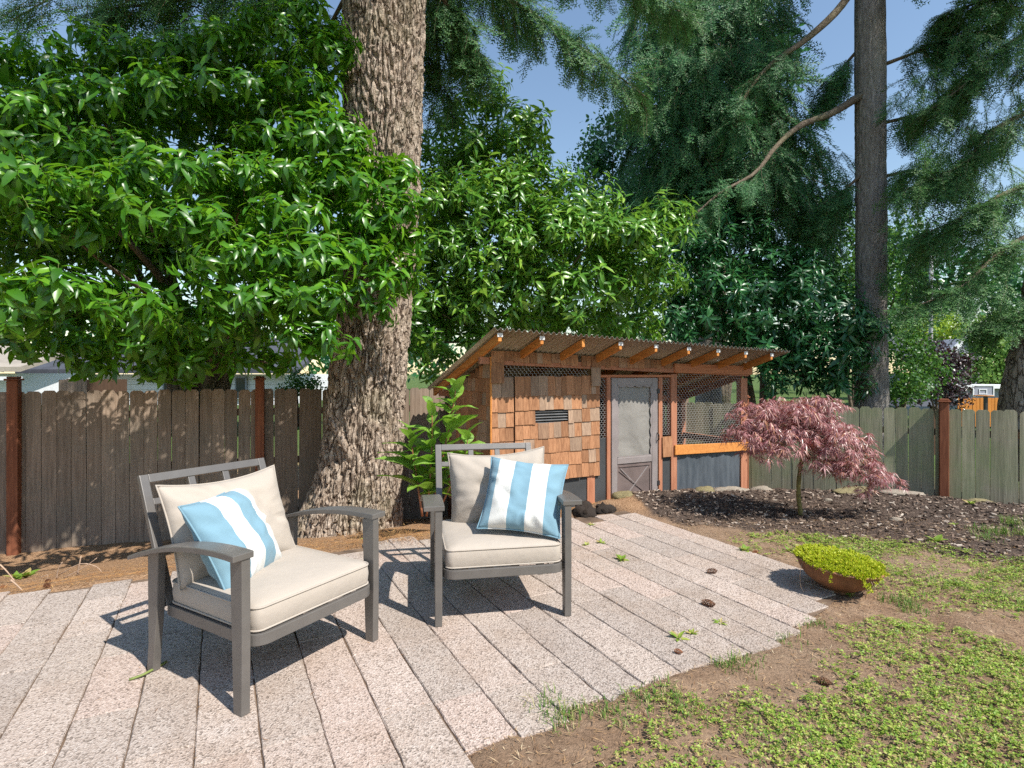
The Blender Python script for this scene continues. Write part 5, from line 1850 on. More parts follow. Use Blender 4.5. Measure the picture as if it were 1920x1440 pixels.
h3 = thing('dark_roof_house', 'house with dark shingle roof, pale gable trim and grey wall far beyond the fence', 'house', (*at(1800, 760, 30)[:2], -0.6))
pbox('wall', M['house_grey'], 1740, 1835, 700, 770, 30, 5, h3)
slope_roof('roof', M['roof_dark'], 1730, 1840, 703, 632, 29.4, 4, h3)
a, b, c = at(1782, 660, 28.5), at(1840, 660, 28.5), at(1812, 634, 28.5)
V, F = prism([(a[0], a[2] - 1), (b[0], a[2] - 1), (b[0], b[2]), (c[0], c[2]), (a[0], a[2])], 1, 28.5, 31)
me = bpy.data.meshes.new('gable')
me.from_pydata([tuple(v) for v in V], [], F)
me.materials.append(M['house_grey'])
adopt(link('gable', me), h3)
for (p, q) in ((a, c), (c, b)):
    V, F = bar(p + np.array([0, -0.1, 0.05]), q + np.array([0, -0.1, 0.05]), 0.1, 0.22, up=(0, 0, 1))
    adopt(link('gable_trim', np_mesh('gable_trim', V, F, M['house_white'])), h3)
pbox('fascia', M['roof_tan'], 1795, 1835, 703, 708, 29.3, 0.05, h3)
h4 = thing('garage', 'long low grey garage with white roof edge behind the basketball hoop', 'building', (*at(1850, 770, 22)[:2], -0.6))
pbox('wall', M['house_grey'], 1800, 1930, 728, 790, 20.05, 3, h4)
pbox('roof_edge', M['house_white'], 1798, 1932, 722, 728.5, 19.8, 3.3, h4)
ow = thing('orange_fence', 'orange stained board fence below the basketball hoop', 'fence', (*at(1845, 790, 17)[:2], -0.6))
for k in range(16):
    pbox('board', M['barn_orange'], 1796 + k * 7, 1802.6 + k * 7, 746 + (k % 2) * 0.4, 800, 17 + (k % 2) * 0.01, 0.03, ow)
gz_ = thing('gazebo', 'dark hip roof of a small gazebo peeping over the greenish fence', 'gazebo', (*at(1722, 790, 13)[:2], -0.5))
a, b, c = at(1685, 762, 13), at(1760, 762, 13), at(1712, 733, 13.6)
V = [(a[0], 13, a[2]), (b[0], 13, a[2]), (b[0], 14.2, a[2]), (a[0], 14.2, a[2]), (c[0], 13.6, c[2]), (c[0] + 0.1, 13.6, c[2])]
adopt(link('roof', np_mesh('roof', V, [(0, 1, 5), (0, 5, 4), (1, 2, 5), (2, 3, 4), (2, 4, 5), (3, 0, 4), (0, 2, 1), (0, 3, 2)], M['roof_dark'])), gz_)
for (x, y) in ((a[0] + .08, 13.08), (b[0] - .08, 13.08), (a[0] + .08, 14.1), (b[0] - .08, 14.1)):
    adopt(link('post', np_mesh('post', boxv(x - .04, x + .04, y - .04, y + .04, -0.5, a[2]), BOXF, M['inner_wood'])), gz_)
hp = thing('basketball_hoop', 'basketball hoop with clear white-edged backboard standing before the garage', 'basketball hoop', (*at(1850, 790, 16)[:2], -0.6))
pbox('pole', M['black_metal'], 1848, 1852.5, 741, 800, 16.1, 0.08, hp)
bb = pbox('backboard', M['house_grey'], 1826, 1863, 724, 741, 16.02, 0.03, hp)
for (u0, u1, v0, v1) in ((1824.5, 1864.5, 721.5, 724), (1824.5, 1864.5, 740.5, 743), (1824.5, 1826.5, 724, 740.5), (1862.5, 1864.5, 724, 740.5), (1836, 1851, 729.5, 731), (1836, 1837.4, 731, 738), (1849.6, 1851, 731, 738), (1836, 1851, 738, 739.2)):
    p = pbox('backboard_edge', M['house_white'], u0, u1, v0, v1, 16.0, 0.016, hp)
c = at(1844, 742, 15.75)
th = np.linspace(0, 2 * np.pi, 20, endpoint=False)
V, F = tube(np.stack([c[0] + 0.22 * np.cos(th), c[1] + 0.22 * np.sin(th), np.full(20, c[2])], -1), 0.012, 5, closed=True)
adopt(link('rim', np_mesh('rim', V, F, M['barn_orange'])), hp)
up = thing('utility_pole', 'weathered grey utility pole in front of the lime tree', 'pole', (*at(1745, 760, 28)[:2], -0.6))
P = np.array([at(1744, 760, 28), at(1745, 640, 28), at(1746, 470, 28)])
V, F = tube(P, [0.1, 0.095, 0.09], 8)
adopt(link('pole', np_mesh('pole', V, F, M['pole_grey'], smooth=True)), up)

# ------------------------------------------------------------------ tall broad-leaved weed beside the coop
def big_leaf(seed, L=1.0, w=0.2):
    r = np.random.default_rng(seed)
    nx, ny = 9, 7
    V = []
    for a in range(nx):
        t = a / (nx - 1)
        hw = w * (math.sin(math.pi * min(1, t * 0.98 + 0.02) ** 0.75)) ** 0.8 + 0.004
        for b_ in range(ny):
            s = (b_ / (ny - 1)) * 2 - 1
            z = 0.35 * hw * abs(s) - 0.55 * t * t + 0.02 * math.sin(t * 16 + abs(s) * 3 + seed) * abs(s) + 0.008 * r.normal()
            V.append((t, s * hw, z))
    F = []
    for a in range(nx - 1):
        for b_ in range(ny - 1):
            k = a * ny + b_
            F.append((k, k + ny, k + ny + 1, k + 1))
    return np_mesh('leaf', V, F, M['weed_leaf'], smooth=True)


def weed_leaf_mat():
    m, nt, b, o = new_mat('weed_leaf')
    v = coords(nt, 'Object', (1, 1, 1))
    sx = nt.nodes.new('ShaderNodeSeparateXYZ')
    nt.links.new(v, sx.inputs[0])
    ay = mathn(nt, 'ABSOLUTE', sx.outputs[1])
    ph = mathn(nt, 'SUBTRACT', mathn(nt, 'MULTIPLY', sx.outputs[0], 60), mathn(nt, 'MULTIPLY', ay, 55))
    vein = mathn(nt, 'POWER', mathn(nt, 'ABSOLUTE', mathn(nt, 'SINE', ph)), 0.5)
    f = noise_tex(nt, v, 5, 4)
    oi = nt.nodes.new('ShaderNodeObjectInfo')
    c = ramp(nt, f, [(0.3, (0.16, 0.34, 0.03)), (0.7, (0.3, 0.5, 0.06))])
    c = mixc(nt, mathn(nt, 'MULTIPLY', oi.outputs['Random'], 0.45), c, (0.2, 0.36, 0.08))
    c = mixc(nt, ramp(nt, ay, [(0.006, (1, 1, 1)), (0.014, (0, 0, 0))]), c, (0.3, 0.42, 0.14))
    nt.links.new(c, b.inputs['Base Color'])
    b.inputs['Roughness'].default_value = 0.42
    bump(nt, vein, 0.5, 0.02, b)
    t = nt.nodes.new('ShaderNodeBsdfTranslucent')
    nt.links.new(mixc(nt, 0.5, c, (0.35, 0.65, 0.05)), t.inputs['Color'])
    mx = nt.nodes.new('ShaderNodeMixShader')
    mx.inputs[0].default_value = 0.32
    nt.links.new(b.outputs[0], mx.inputs[1])
    nt.links.new(t.outputs[0], mx.inputs[2])
    nt.links.new(mx.outputs[0], o.inputs['Surface'])
    return m


M['weed_leaf'] = weed_leaf_mat()
WD = 5.25
wbase = at(806, 968, WD)
weed = thing('leafy_weed', 'tall fresh green broad-leaved weed with reddish stems between fir trunk and coop', 'plant', tuple(wbase))
BL = [big_leaf(k, w=0.2 + 0.025 * k) for k in range(4)]
rw = np.random.default_rng(23)
stems = [([(812, 968, 5.25), (822, 900, 5.25), (838, 820, 5.24), (850, 760, 5.22), (856, 716, 5.2)], 0.013, 24), ([(800, 968, 5.2), (806, 900, 5.18), (810, 830, 5.15), (810, 752, 5.12)], 0.011, 17), ([(792, 968, 5.2), (782, 900, 5.15), (774, 850, 5.12), (768, 808, 5.1)], 0.011, 15), ([(818, 968, 5.3), (850, 900, 5.2), (872, 850, 5.15), (878, 812, 5.12)], 0.009, 11)]
for P, rad, nl in stems:
    Q = bez(np.array([at(*p) for p in P]), 14)
    V, F = tube(Q, np.linspace(rad, rad * 0.35, 14), 7)
    adopt(link('stem', np_mesh('stem', V, F, M['weed_stem'], smooth=True)), weed)
    for k in range(nl):
        t = 0.16 + 0.84 * (k + 0.5) / nl
        x = t * 13
        i0 = min(int(x), 12)
        p = Q[i0] * (1 - (x - i0)) + Q[i0 + 1] * (x - i0)
        az = k * 2.4 + rw.normal(0, 0.3) + P[0][0]
        el = R(38 + 26 * t ** 3 + rw.normal(0, 9))
        d = np.array([[math.cos(az) * math.cos(el), math.sin(az) * math.cos(el), math.sin(el)]])
        fr = frames_x(d, np.array([[0, 0, 1.0]]) + rw.normal(0, 0.2, (1, 3)))[0]
        L = (0.28 * (1 - t) ** 0.6 + 0.12) * rw.uniform(0.8, 1.15)
        ob = link('leaf', BL[int(rw.integers(0, 4))])
        ob.parent = weed
        Wm = Matrix([[*(fr[q] * L), p[q] - wbase[q]] for q in range(3)] + [[0, 0, 0, 1]])
        ob.matrix_local = Wm

# ------------------------------------------------------------------ red laceleaf maple
MD = 5.55
mb = at(1503, 966, MD)
mb[2] = gz(mb[0], mb[1])
maple = thing('japanese_maple', 'weeping red laceleaf maple on a thin mossy stem in the mulch bed', 'tree', tuple(mb))
P = bez(np.array([mb - [0, 0, .05], at(1497, 925, MD), at(1500, 880, MD), at(1508, 835, MD - .02), at(1506, 800, MD)]), 18)
V, F = tube(P, np.linspace(0.024, 0.014, 18) * (1 + 0.1 * np.sin(np.arange(18) * 2.1)), 9)
M['maple_stem'] = plain('maple_stem', (0.16, 0.13, 0.035), 0.7, var=0.5, vscale=14)
adopt(link('trunk', np_mesh('trunk', V, F, M['maple_stem'], smooth=True)), maple)
tip = P[-1]


def lace_cluster(seed):
    r = np.random.default_rng(seed)
    g = G()
    for k in range(6):
        az = r.uniform(0, 2 * np.pi)
        p = np.array([math.cos(az), math.sin(az), 0]) * r.uniform(0.0, 0.07) + [0, 0, r.uniform(-0.04, 0.03)]
        out = np.array([math.cos(az), math.sin(az), -0.45])
        for q in range(7):
            sp = (q - 3) / 3 * 1.05
            side = np.array([-math.sin(az), math.cos(az), 0])
            d = unit((out * math.cos(sp) + side * math.sin(sp) + r.normal(0, 0.1, 3))[None])
            L = 0.105 * (1 - 0.35 * abs(sp)) * r.uniform(0.8, 1.15)
            fr = frames_x(d, np.array([[0, 0, 1.0]]) + r.normal(0, 0.35, (1, 3)))[0]
            lv = np.array([(0, 0, 0), (0.4, -0.045, -0.04), (0.4, 0.045, -0.04), (1, 0, -0.35)]) * L
            g.add(lv @ fr.T + p, [(0, 1, 2), (1, 3, 2)], 0)
    return g.arrays()


LACE = [lace_cluster(k) for k in range(6)]
MC = [(1415, 778, 5.5, 45, 24, 0.3), (1470, 765, 5.55, 60, 22, 0.42), (1530, 756, 5.6, 40, 18, 0.35), (1400, 812, 5.4, 36, 18, 0.28), (1455, 815, 5.35, 65, 24, 0.38), (1535, 800, 5.4, 55, 34, 0.42), (1580, 820, 5.4, 40, 30, 0.32),
      (1430, 843, 5.3, 40, 14, 0.25), (1550, 862, 5.3, 45, 26, 0.3), (1605, 862, 5.35, 40, 28, 0.28), (1590, 885, 5.3, 40, 16, 0.24), (1632, 885, 5.35, 34, 17, 0.24), (1662, 903, 5.4, 22, 11, 0.16), (1615, 912, 5.3, 26, 7, 0.13), (1500, 825, 5.4, 60, 22, 0.3), (1485, 790, 5.6, 85, 26, 0.45)]
O, D, S = clump_points(MC, 50, 301, inner=0.3, down=0.5)
D = unit(D * np.array([0.5, 0.5, 1]) + np.array([0, 0, 0.8]))
g = place_templates(LACE, O, D, S, 302)
adopt(g.obj('crown', [M['maple_red']]), maple)
for k, c in enumerate(MC):
    e = at(*c[:3])
    mid = tip * 0.5 + e * 0.5 + np.array([0, 0, 0.12])
    V, F = tube(bez(np.array([tip - [0, 0, .04], mid, e]), 10), np.linspace(0.009, 0.003, 10), 5)
    adopt(link('branch', np_mesh('branch', V, F, M['twig'], smooth=True)), maple)

# ------------------------------------------------------------------ rusty bowl of stonecrop
bx, by = 2.11, 3.66
bowl_rot = Matrix.Rotation(R(5), 4, 'Y') @ Matrix.Rotation(R(3), 4, 'X')
bowl = thing('planter_bowl', 'rusty round bowl planter heaped with lime stonecrop at the patio edge', 'planter', (bx, by, gz(bx, by) + 0.004))
bowl.scale = (0.93, 0.93, 0.93)
prof = [(0.0, 0.0), (0.075, 0.0), (0.085, 0.012), (0.08, 0.03), (0.13, 0.05), (0.2, 0.095), (0.245, 0.15), (0.262, 0.195), (0.276, 0.2), (0.276, 0.212), (0.262, 0.214), (0.25, 0.196), (0.2, 0.17), (0, 0.165)]
seg = 40
V = np.array([(rr * math.cos(t), rr * math.sin(t), z) for rr, z in prof for t in np.linspace(0, 2 * np.pi, seg, endpoint=False)])
i_, j_ = np.meshgrid(np.arange(len(prof) - 1), np.arange(seg), indexing='ij')
A = i_ * seg + j_
B = i_ * seg + (j_ + 1) % seg
F = np.stack([A, B, B + seg, A + seg], -1).reshape(-1, 4)
b_ = link('bowl', np_mesh('bowl', V, F, M['rust'], smooth=True), bowl)
b_.matrix_local = bowl_rot


def sedum_t(seed):
    r = np.random.default_rng(seed)
    g = G()
    for k in range(11):
        az, el = k * 2.4, R(10 + 70 * k / 11)
        d = np.array([[math.cos(az) * math.cos(el), math.sin(az) * math.cos(el), math.sin(el)]])
        fr = frames_x(d, np.array([[0.01, 0, 1.0]]))[0]
        lv = np.array([(0, 0, 0), (0.5, -0.22, 0.05), (0.5, 0.22, 0.05), (0.5, 0, -0.14), (1, 0, 0.05)]) * 0.017
        g.add(lv @ fr.T + [0, 0, 0.012 * k / 11], [(0, 1, 3), (0, 3, 2), (1, 4, 3), (3, 4, 2), (0, 2, 1), (1, 2, 4)], 0)
    return g.arrays()


SED = [sedum_t(k) for k in range(3)]
r = np.random.default_rng(44)
n = 1050
rad, az = 0.272 * np.sqrt(r.random(n)), r.uniform(0, 2 * np.pi, n)
X, Y = rad * np.cos(az), rad * np.sin(az)
Z = 0.205 + 0.018 * (1 - (rad / 0.29) ** 2) + 0.03 * (fbm2(X * 14 + 9, Y * 14 + 9, 2, 3) - 0.3) - np.maximum(0, rad - 0.262) * 1.2
O = np.stack([X, Y, Z], -1)
hang = np.array([(0.27 * math.cos(a), 0.27 * math.sin(a) - 0.006, 0.2 - h) for a, h in [(R(-88), .02), (R(-86), .04), (R(-84), .055), (R(-80), .03), (R(-78), .06), (R(-75), .08), (R(-130), .03), (R(-128), .055), (R(-70), .02), (R(-82), .085)]])
O = np.concatenate([O, hang])
D = unit(np.stack([O[:, 0] * 1.5, O[:, 1] * 1.5, np.full(len(O), 0.6)], -1) + r.normal(0, 0.25, (len(O), 3)))
g = place_templates(SED, O, D, r.uniform(0.85, 1.5, len(O)), 45)
sd = g.obj('stonecrop_foliage', [M['sedum']], bowl)
sd.matrix_local = bowl_rot
sd['kind'] = 'stuff'
V, F = tube(bez(np.array([(-.26, -.02, .2), (-.285, -.05, .12), (-.275, -.06, .04), (-.26, -.09, 0.0)]), 10), 0.002, 4)
q_ = link('trailing_stem', np_mesh('trailing_stem', V, F, M['dead_stick']), bowl)
q_.matrix_local = bowl_rot
for k in range(5):
    a = R(-84 + k * 4)
    P = np.array([(0.262 * math.cos(a), 0.262 * math.sin(a), .2), (0.275 * math.cos(a + .05), 0.275 * math.sin(a + .05), .15), (0.24 * math.cos(a - .06), 0.24 * math.sin(a - .06), .09 + .01 * k)])
    V, F = tube(bez(P, 8), 0.002, 4)
    q_ = link('trailing_stem', np_mesh('trailing_stem', V, F, M['dead_stick']), bowl)
    q_.matrix_local = bowl_rot

# ------------------------------------------------------------------ ground cover
def on_ground(x, y, lift=0.0):
    return np.stack([x, y, ground_h(x, y) + lift], -1)


def to_st(x, y):
    return x * ES[0] + y * ES[1], x * ET[0] + y * ET[1]


def pix(u, v):
    d = CAM_H * FPX / (v - 700)
    return (u - 960) / FPX * d, d


r = np.random.default_rng(51)
# mulch chips
n = 12000
x, y = r.uniform(1.2, 6.6, n), r.uniform(3.2, 7.2, n)
k = (y > np.interp(x, MUL_X, MUL_Y) + (fbm2(x * 2.5, y * 2.5, 4, 21) - 0.5) * -0.9 - 0.1 * r.random(n)) & (y < np.interp(x, CREST_X, CREST_Y) + 0.5)
x, y = x[k], y[k]
TV = boxv(-.5, .5, -.22, .22, -.1, .1)
TV[:4, 0] *= 0.7
TV[4:, 1] *= 0.6
D = unit(r.normal(0, 1, (len(x), 3)) * [1, 1, 0.28])
Un = unit(np.array([0, 0, 1.0]) + r.normal(0, 0.35, (len(x), 3)))
V, F, Mi = scatter(TV, BOXF, np.zeros(12, int), on_ground(x, y, 0.004), frames_x(D, Un), r.uniform(0.015, 0.05, len(x)))
o = link('bark_mulch', np_mesh('bark_mulch', V, F, M['chips']))
tag(o, 'dark bark mulch chips spread over the planting bed', 'mulch')
o['kind'] = 'stuff'


# clover, grass, straw over the thin lawn
def lawn_density(x, y):
    s, t = to_st(x, y)
    out = (patio_mask(x, y) < 0.15) & (y < np.interp(x, MUL_X, MUL_Y) + 0.15)
    e = np.where(s < 3.6, np.maximum(0, 1.97 - t), np.maximum(0, s - 3.65))     # distance from the patio edge
    f = fbm2(x * 1.6 + 3, y * 1.6 + 7, 3, 33)
    f2 = fbm2(x * 6 + 3, y * 6 + 7, 3, 36)
    dens = sstep(0.08, 0.7, e + (f - 0.5) * 0.9) * (0.45 + 1.1 * f2 * f2 * 1.6)
    # worn bare patches
    for (u, v, rr_, am) in ((930, 1420, 0.28, 1), (1330, 1395, 0.22, 0.9), (1120, 1400, 0.2, 0.7), (1780, 1010, 0.5, 0.8), (1740, 1060, 0.35, 0.9), (1880, 1090, 0.3, 0.6)):
        px, py = pix(u, v)
        dens = dens * (1 - am * np.exp(-((x - px) ** 2 + (y - py) ** 2) / rr_ ** 2))
    dens = np.where((t < 1.97) & (s > 1.3), dens * 1.25, dens)
    return np.clip(dens, 0, 1) * out


def clover_t(seed):
    r = np.random.default_rng(seed)
    g = G()
    for k in range(3):
        az = r.uniform(0, 2 * np.pi)
        h = r.uniform(0.006, 0.03)
        c = np.array([math.cos(az) * r.uniform(0.005, 0.03), math.sin(az) * r.uniform(0.005, 0.03), h])
        for q in range(3):
            a2 = az + (q - 1) * 2.1
            el = r.uniform(-0.1, 0.6)
            d = np.array([[math.cos(a2) * math.cos(el), math.sin(a2) * math.cos(el), math.sin(el)]])
            fr = frames_x(d, np.array([[0.0, 0.01, 1.0]]) + r.normal(0, 0.3, (1, 3)))[0]
            L = r.uniform(0.011, 0.02)
            lv = np.array([(0, 0, 0), (0.6, -0.38, 0.1), (0.6, 0.38, 0.1), (1, 0, -0.1)]) * L
            g.add(lv @ fr.T + c, [(0, 1, 3), (0, 3, 2)], 0)
    return g.arrays()


CLOV = [clover_t(k) for k in range(6)]
n = 46000
x, y = r.uniform(-0.6, 5.2, n), r.uniform(1.2, 4.9, n)
k = r.random(n) < np.clip(lawn_density(x, y) * 1.2, 0, 1)
x, y = x[k], y[k]
g = place_templates(CLOV, on_ground(x, y), unit(np.array([0, 0, 1.0]) + r.normal(0, 0.12, (len(x), 3))), r.uniform(0.3, 0.95, len(x)), 53)
o = g.obj('clover_groundcover', [M['clover']])
tag(o, 'patchy bright green clover and weeds over the bare earth beside the patio', 'groundcover')
o['kind'] = 'stuff'


def blades(x, y, per, hmin, hmax, lean, r, wid=0.0035):
    x, y = np.repeat(x, per) + r.normal(0, 0.018, len(x) * per), np.repeat(y, per) + r.normal(0, 0.018, len(y) * per)
    n = len(x)
    az = r.uniform(0, 2 * np.pi, n)
    h = r.uniform(hmin, hmax, n)
    ln = r.uniform(0.1, lean, n) * h
    b = on_ground(x, y, -0.003)
    dx = np.stack([np.cos(az), np.sin(az), np.zeros(n)], -1)
    sd_ = np.stack([-np.sin(az), np.cos(az), np.zeros(n)], -1)
    z = np.array([0, 0, 1.0])
    w = wid * r.uniform(0.6, 1.2, n)[:, None]
    m = b + dx * (ln * 0.35)[:, None] + z * (h * 0.6)[:, None]
    t = b + dx * ln[:, None] + z * (h * np.clip(1 - ln / h * 0.45, 0.3, 1))[:, None]
    V = np.stack([b - sd_ * w, b + sd_ * w, m - sd_ * w * 0.8, m + sd_ * w * 0.8, t], 1).reshape(-1, 3)
    F = np.array([(0, 1, 3), (0, 3, 2), (2, 3, 4)])[None] + (np.arange(n) * 5)[:, None, None]
    return V, F.reshape(-1, 3)


g = G()
n = 9000
x, y = r.uniform(-0.6, 5.2, n), r.uniform(1.2, 4.9, n)
k = r.random(n) < lawn_density(x, y) * 0.75
g.add(*blades(x[k], y[k], 3, 0.012, 0.045, 1.2, r, 0.0022))
tufts = [(1030, 1325, 90, .03, .13), (1050, 1345, 60, .03, .1), (1105, 1330, 60, .02, .07), (1150, 1345, 60, .02, .07), (1200, 1315, 70, .02, .07), (1260, 1310, 70, .02, .08), (1290, 1340, 50, .02, .07), (1365, 1245, 70, .02, .08), (1400, 1235, 50, .02, .07), (1465, 1195, 60, .02, .07), (1530, 1170, 50, .02, .07),
         (1875, 1005, 90, .03, .14), (1900, 990, 90, .03, .16), (1850, 1015, 60, .03, .12), (1920, 1010, 80, .03, .14), (1830, 1000, 40, .03, .1), (1690, 1125, 110, .02, .09), (1710, 1140, 80, .02, .08), (1750, 1090, 30, .02, .07), (1840, 1075, 40, .02, .09), (1880, 1065, 40, .02, .09), (1660, 1075, 40, .02, .07), (1800, 1100, 40, .02, .07), (1430, 1050, 20, .01, .05), (1890, 1120, 50, .02, .09)]
for (u, v, m_, h0, h1) in tufts:
    px, py = pix(u, v)
    m_ = int(m_ * 0.7)
    g.add(*blades(px + r.normal(0, 0.045, m_), py + r.normal(0, 0.045, m_), 2, h0 * 0.7, h1 * 0.8, 1.1, r, 0.0024))
o = g.obj('grass', [M['grass']])
tag(o, 'thin tufts of grass along the patio edge and among the clover', 'grass')
o['kind'] = 'stuff'


def straws(x, y, lmin, lmax, wid, r, z):
    n = len(x)
    az = r.uniform(0, 2 * np.pi, n)
    L = r.uniform(lmin, lmax, n)[:, None] / 2
    d = np.stack([np.cos(az), np.sin(az), r.normal(0, 0.12, n)], -1)
    sd_ = np.stack([-np.sin(az), np.cos(az), np.zeros(n)], -1)
    c = np.stack([x, y, z], -1)
    bend = sd_ * (r.normal(0, 0.18, n)[:, None] * L)
    w = wid * r.uniform(0.5, 1.3, n)[:, None]
    V = np.stack([c - d * L, c - sd_ * w + bend, c + sd_ * w + bend, c + d * L + np.array([0, 0, 0.002])], 1).reshape(-1, 3)
    F = np.array([(0, 1, 2), (1, 3, 2)])[None] + (np.arange(n) * 4)[:, None, None]
    return V, F.reshape(-1, 3)


n = 60000
x, y = r.uniform(-0.6, 5.5, n), r.uniform(1.2, 5.3, n)
k = (patio_mask(x, y) < 0.3) & (r.random(n) < 0.25 + 0.5 * fbm2(x * 2, y * 2, 3, 71))
x, y = x[k], y[k]
V, F = straws(x, y, 0.01, 0.06, 0.0016, r, ground_h(x, y) + r.uniform(0.003, 0.016, len(x)))
o = link('dry_straw', np_mesh('dry_straw', V, F, M['straw']))
tag(o, 'dry grass thatch and twig bits scattered over the bare earth', 'litter')
o['kind'] = 'stuff'

n = 24000
x = r.uniform(-6.2, 1.4, n)
e = np.interp(x, CREST_X, CREST_Y)
y = e + r.gamma(1.6, 0.45, n) - 0.08
k = ((x - 0.78) ** 2 / 0.09 + (y - 5.72) ** 2 / 0.06 > 1) & (r.random(n) < np.where(x > 0.9, 0.35, 1))
x, y = x[k], y[k]
V, F = straws(x, y, 0.015, 0.06, 0.0016, r, ground_h(x, y) + 0.006)
g = G()
g.add(V, F)
# thin drift on the pavers, thicker in joints and near the edge
n = 1500
s, t = r.uniform(-3.5, 3.6, n), r.uniform(0.5, 4.6, n)
j_ = np.round((s - 0.8) / ROW) * ROW + 0.8
s = np.where(r.random(n) < 0.6, j_ + r.normal(0, 0.012, n), s)
k = (r.random(n) < 0.25 + 0.75 * sstep(3.4, 4.6, t)) & ((t > 2.0) | (s < 0.8))
P = ES[None] * s[k, None] + ET[None] * t[k, None]
V, F = straws(P[:, 0], P[:, 1], 0.01, 0.05, 0.0012, r, np.full(k.sum(), 0.006))
g.add(V, F)
px, py = pix(730, 1008)
m_ = 900
x, y = px + r.normal(0, 0.22, m_), py + r.normal(0, 0.13, m_)
V, F = straws(x, y, 0.03, 0.09, 0.0016, r, np.maximum(0.004, ground_h(x, y)) + r.uniform(0.002, 0.03, m_))
g.add(V, F)
o = g.obj('fir_needle_litter', [M['needle_litter']])
tag(o, 'orange-brown fallen fir needles on the earth below the fence and on the pavers', 'litter')
o['kind'] = 'stuff'

# ------------------------------------------------------------------ small things on the ground
def cone_mesh(mat, seed):
    r = np.random.default_rng(seed)
    g = G()
    n = 70
    for k in range(n):
        t = (k + 0.5) / n
        az = k * 2.399
        rad = 0.017 * math.sin(math.pi * (0.12 + 0.86 * t)) ** 0.8
        c = np.array([math.cos(az) * rad * 0.5, math.sin(az) * rad * 0.5, t * 0.1])
        out = np.array([math.cos(az), math.sin(az), 0.35])
        sd_ = np.array([-math.sin(az), math.cos(az), 0])
        e = c + out * rad * 1.1
        g.add(np.array([c - sd_ * .003, c + sd_ * .003, e + sd_ * .0065, e - sd_ * .0065, e * 1.0 - [0, 0, .006]]), [(0, 1, 2), (0, 2, 3), (3, 2, 4), (0, 3, 4), (1, 4, 2)], 0)
    V, F, Mi = g.arrays()
    V[:, 2] -= 0.05
    return np_mesh('pine_cone', V, F, mat)


cm1, cm2 = cone_mesh(M['cone'], 1), cone_mesh(M['cone_tan'], 2)
for k, (u, v, me, lb) in enumerate([(1328, 1136, cm1, 'dark fir cone lying in a paver joint, centre of the patio'), (1335, 1075, cm1, 'dark fir cone on the pavers toward the coop door'), (1416, 1036, cm2, 'tan fir cone on the pavers beside the mulch bed edge'),
                                    (88, 1098, cm1, 'dark fir cone on the brown earth by the patio, below the fence'), (90, 1060, cm1, 'fir cone lying half buried in needles under the fence'), (6, 1066, cm2, 'reddish fir cone at the far end of the needle strip'), (1272, 1227, cm2, 'small reddish cone fragment near the front paver edge'), (1545, 1280, cm1, 'dark fir cone lying in the clover lawn')]):
    px, py = pix(u, v)
    o = link('pine_cone', me)
    onp = patio_mask(np.array([px]), np.array([py]))[0] > 0.5
    o.location = (px, py, (0.002 if onp else gz(px, py)) + 0.014)
    sc_ = (0.85, 0.75, 0.6, 0.7, 0.6, 0.6, 0.45, 0.65)[k]
    o.scale = (sc_,) * 3
    o.rotation_euler = (0, R(86), random.uniform(-0.9, 0.9))
    tag(o, lb, 'pine cone', 'fallen fir cones')


def stone_mesh(seed, mat, rough=0.1):
    bm = bmesh.new()
    bmesh.ops.create_icosphere(bm, subdivisions=3, radius=1)
    for v in bm.verts:
        p = v.co.copy()
        v.co = p * (1 + 0.35 * noise.noise(p * 1.1 + Vector((seed * 5, 0, 0))) + rough * noise.noise(p * 3.3 + Vector((seed, 3, 0))) + rough * 0.8 * noise.noise(p * 7.3))
    me = bpy.data.meshes.new('stone')
    bm.to_mesh(me)
    bm.free()
    me.materials.append(mat)
    me.polygons.foreach_set('use_smooth', np.full(len(me.polygons), True))
    return me


for k, (u, v, sx, sy, sz, mt, lb) in enumerate([(1320, 921, .14, .1, .07, 'stone_moss', 'mossy rounded stone in front of the plastic sheeted run'), (1372, 918, .2, .1, .06, 'stone', 'long pale stone at the corner of the chicken run'), (1428, 914, .13, .1, .05, 'stone', 'flat grey stone beside the run corner post under the maple'),
                                               (1170, 926, .14, .1, .075, 'stone_moss', 'brown lumpy stone at the foot of the coop door'), (1600, 927, .26, .1, .05, 'stone_moss', 'low mossy ledge stone behind the drooping maple branches'), (1690, 930, .24, .1, .05, 'stone', 'long pale ledge stone along the foot of the greenish fence'),
                                               (1838, 940, .16, .08, .05, 'stone_moss', 'yellow-lichened stone by the fence beyond the grass tuft'), (1680, 978, .055, .035, .02, 'stone', 'smooth pale oval pebble lying in the mulch'), (1733, 971, .03, .025, .018, 'stone', 'small tan pebble in the mulch near the oval one'), (1553, 941, .04, .03, .02, 'stone', 'pale pebble in the mulch behind the maple stem'),
                                               (1624, 990, .035, .03, .02, 'stone', 'small brown pebble in the mulch behind the stonecrop bowl')]):
    px, py = pix(u, v)
    o = link('stone', stone_mesh(k + 1, M[mt]))
    o.location = (px, py, gz(px, py) - sz * 0.05)
    o.scale = (sx, sy, sz)
    o.rotation_euler = (0, 0, random.uniform(-0.3, 0.3))
    tag(o, lb, 'stone', 'stones in the planting bed')


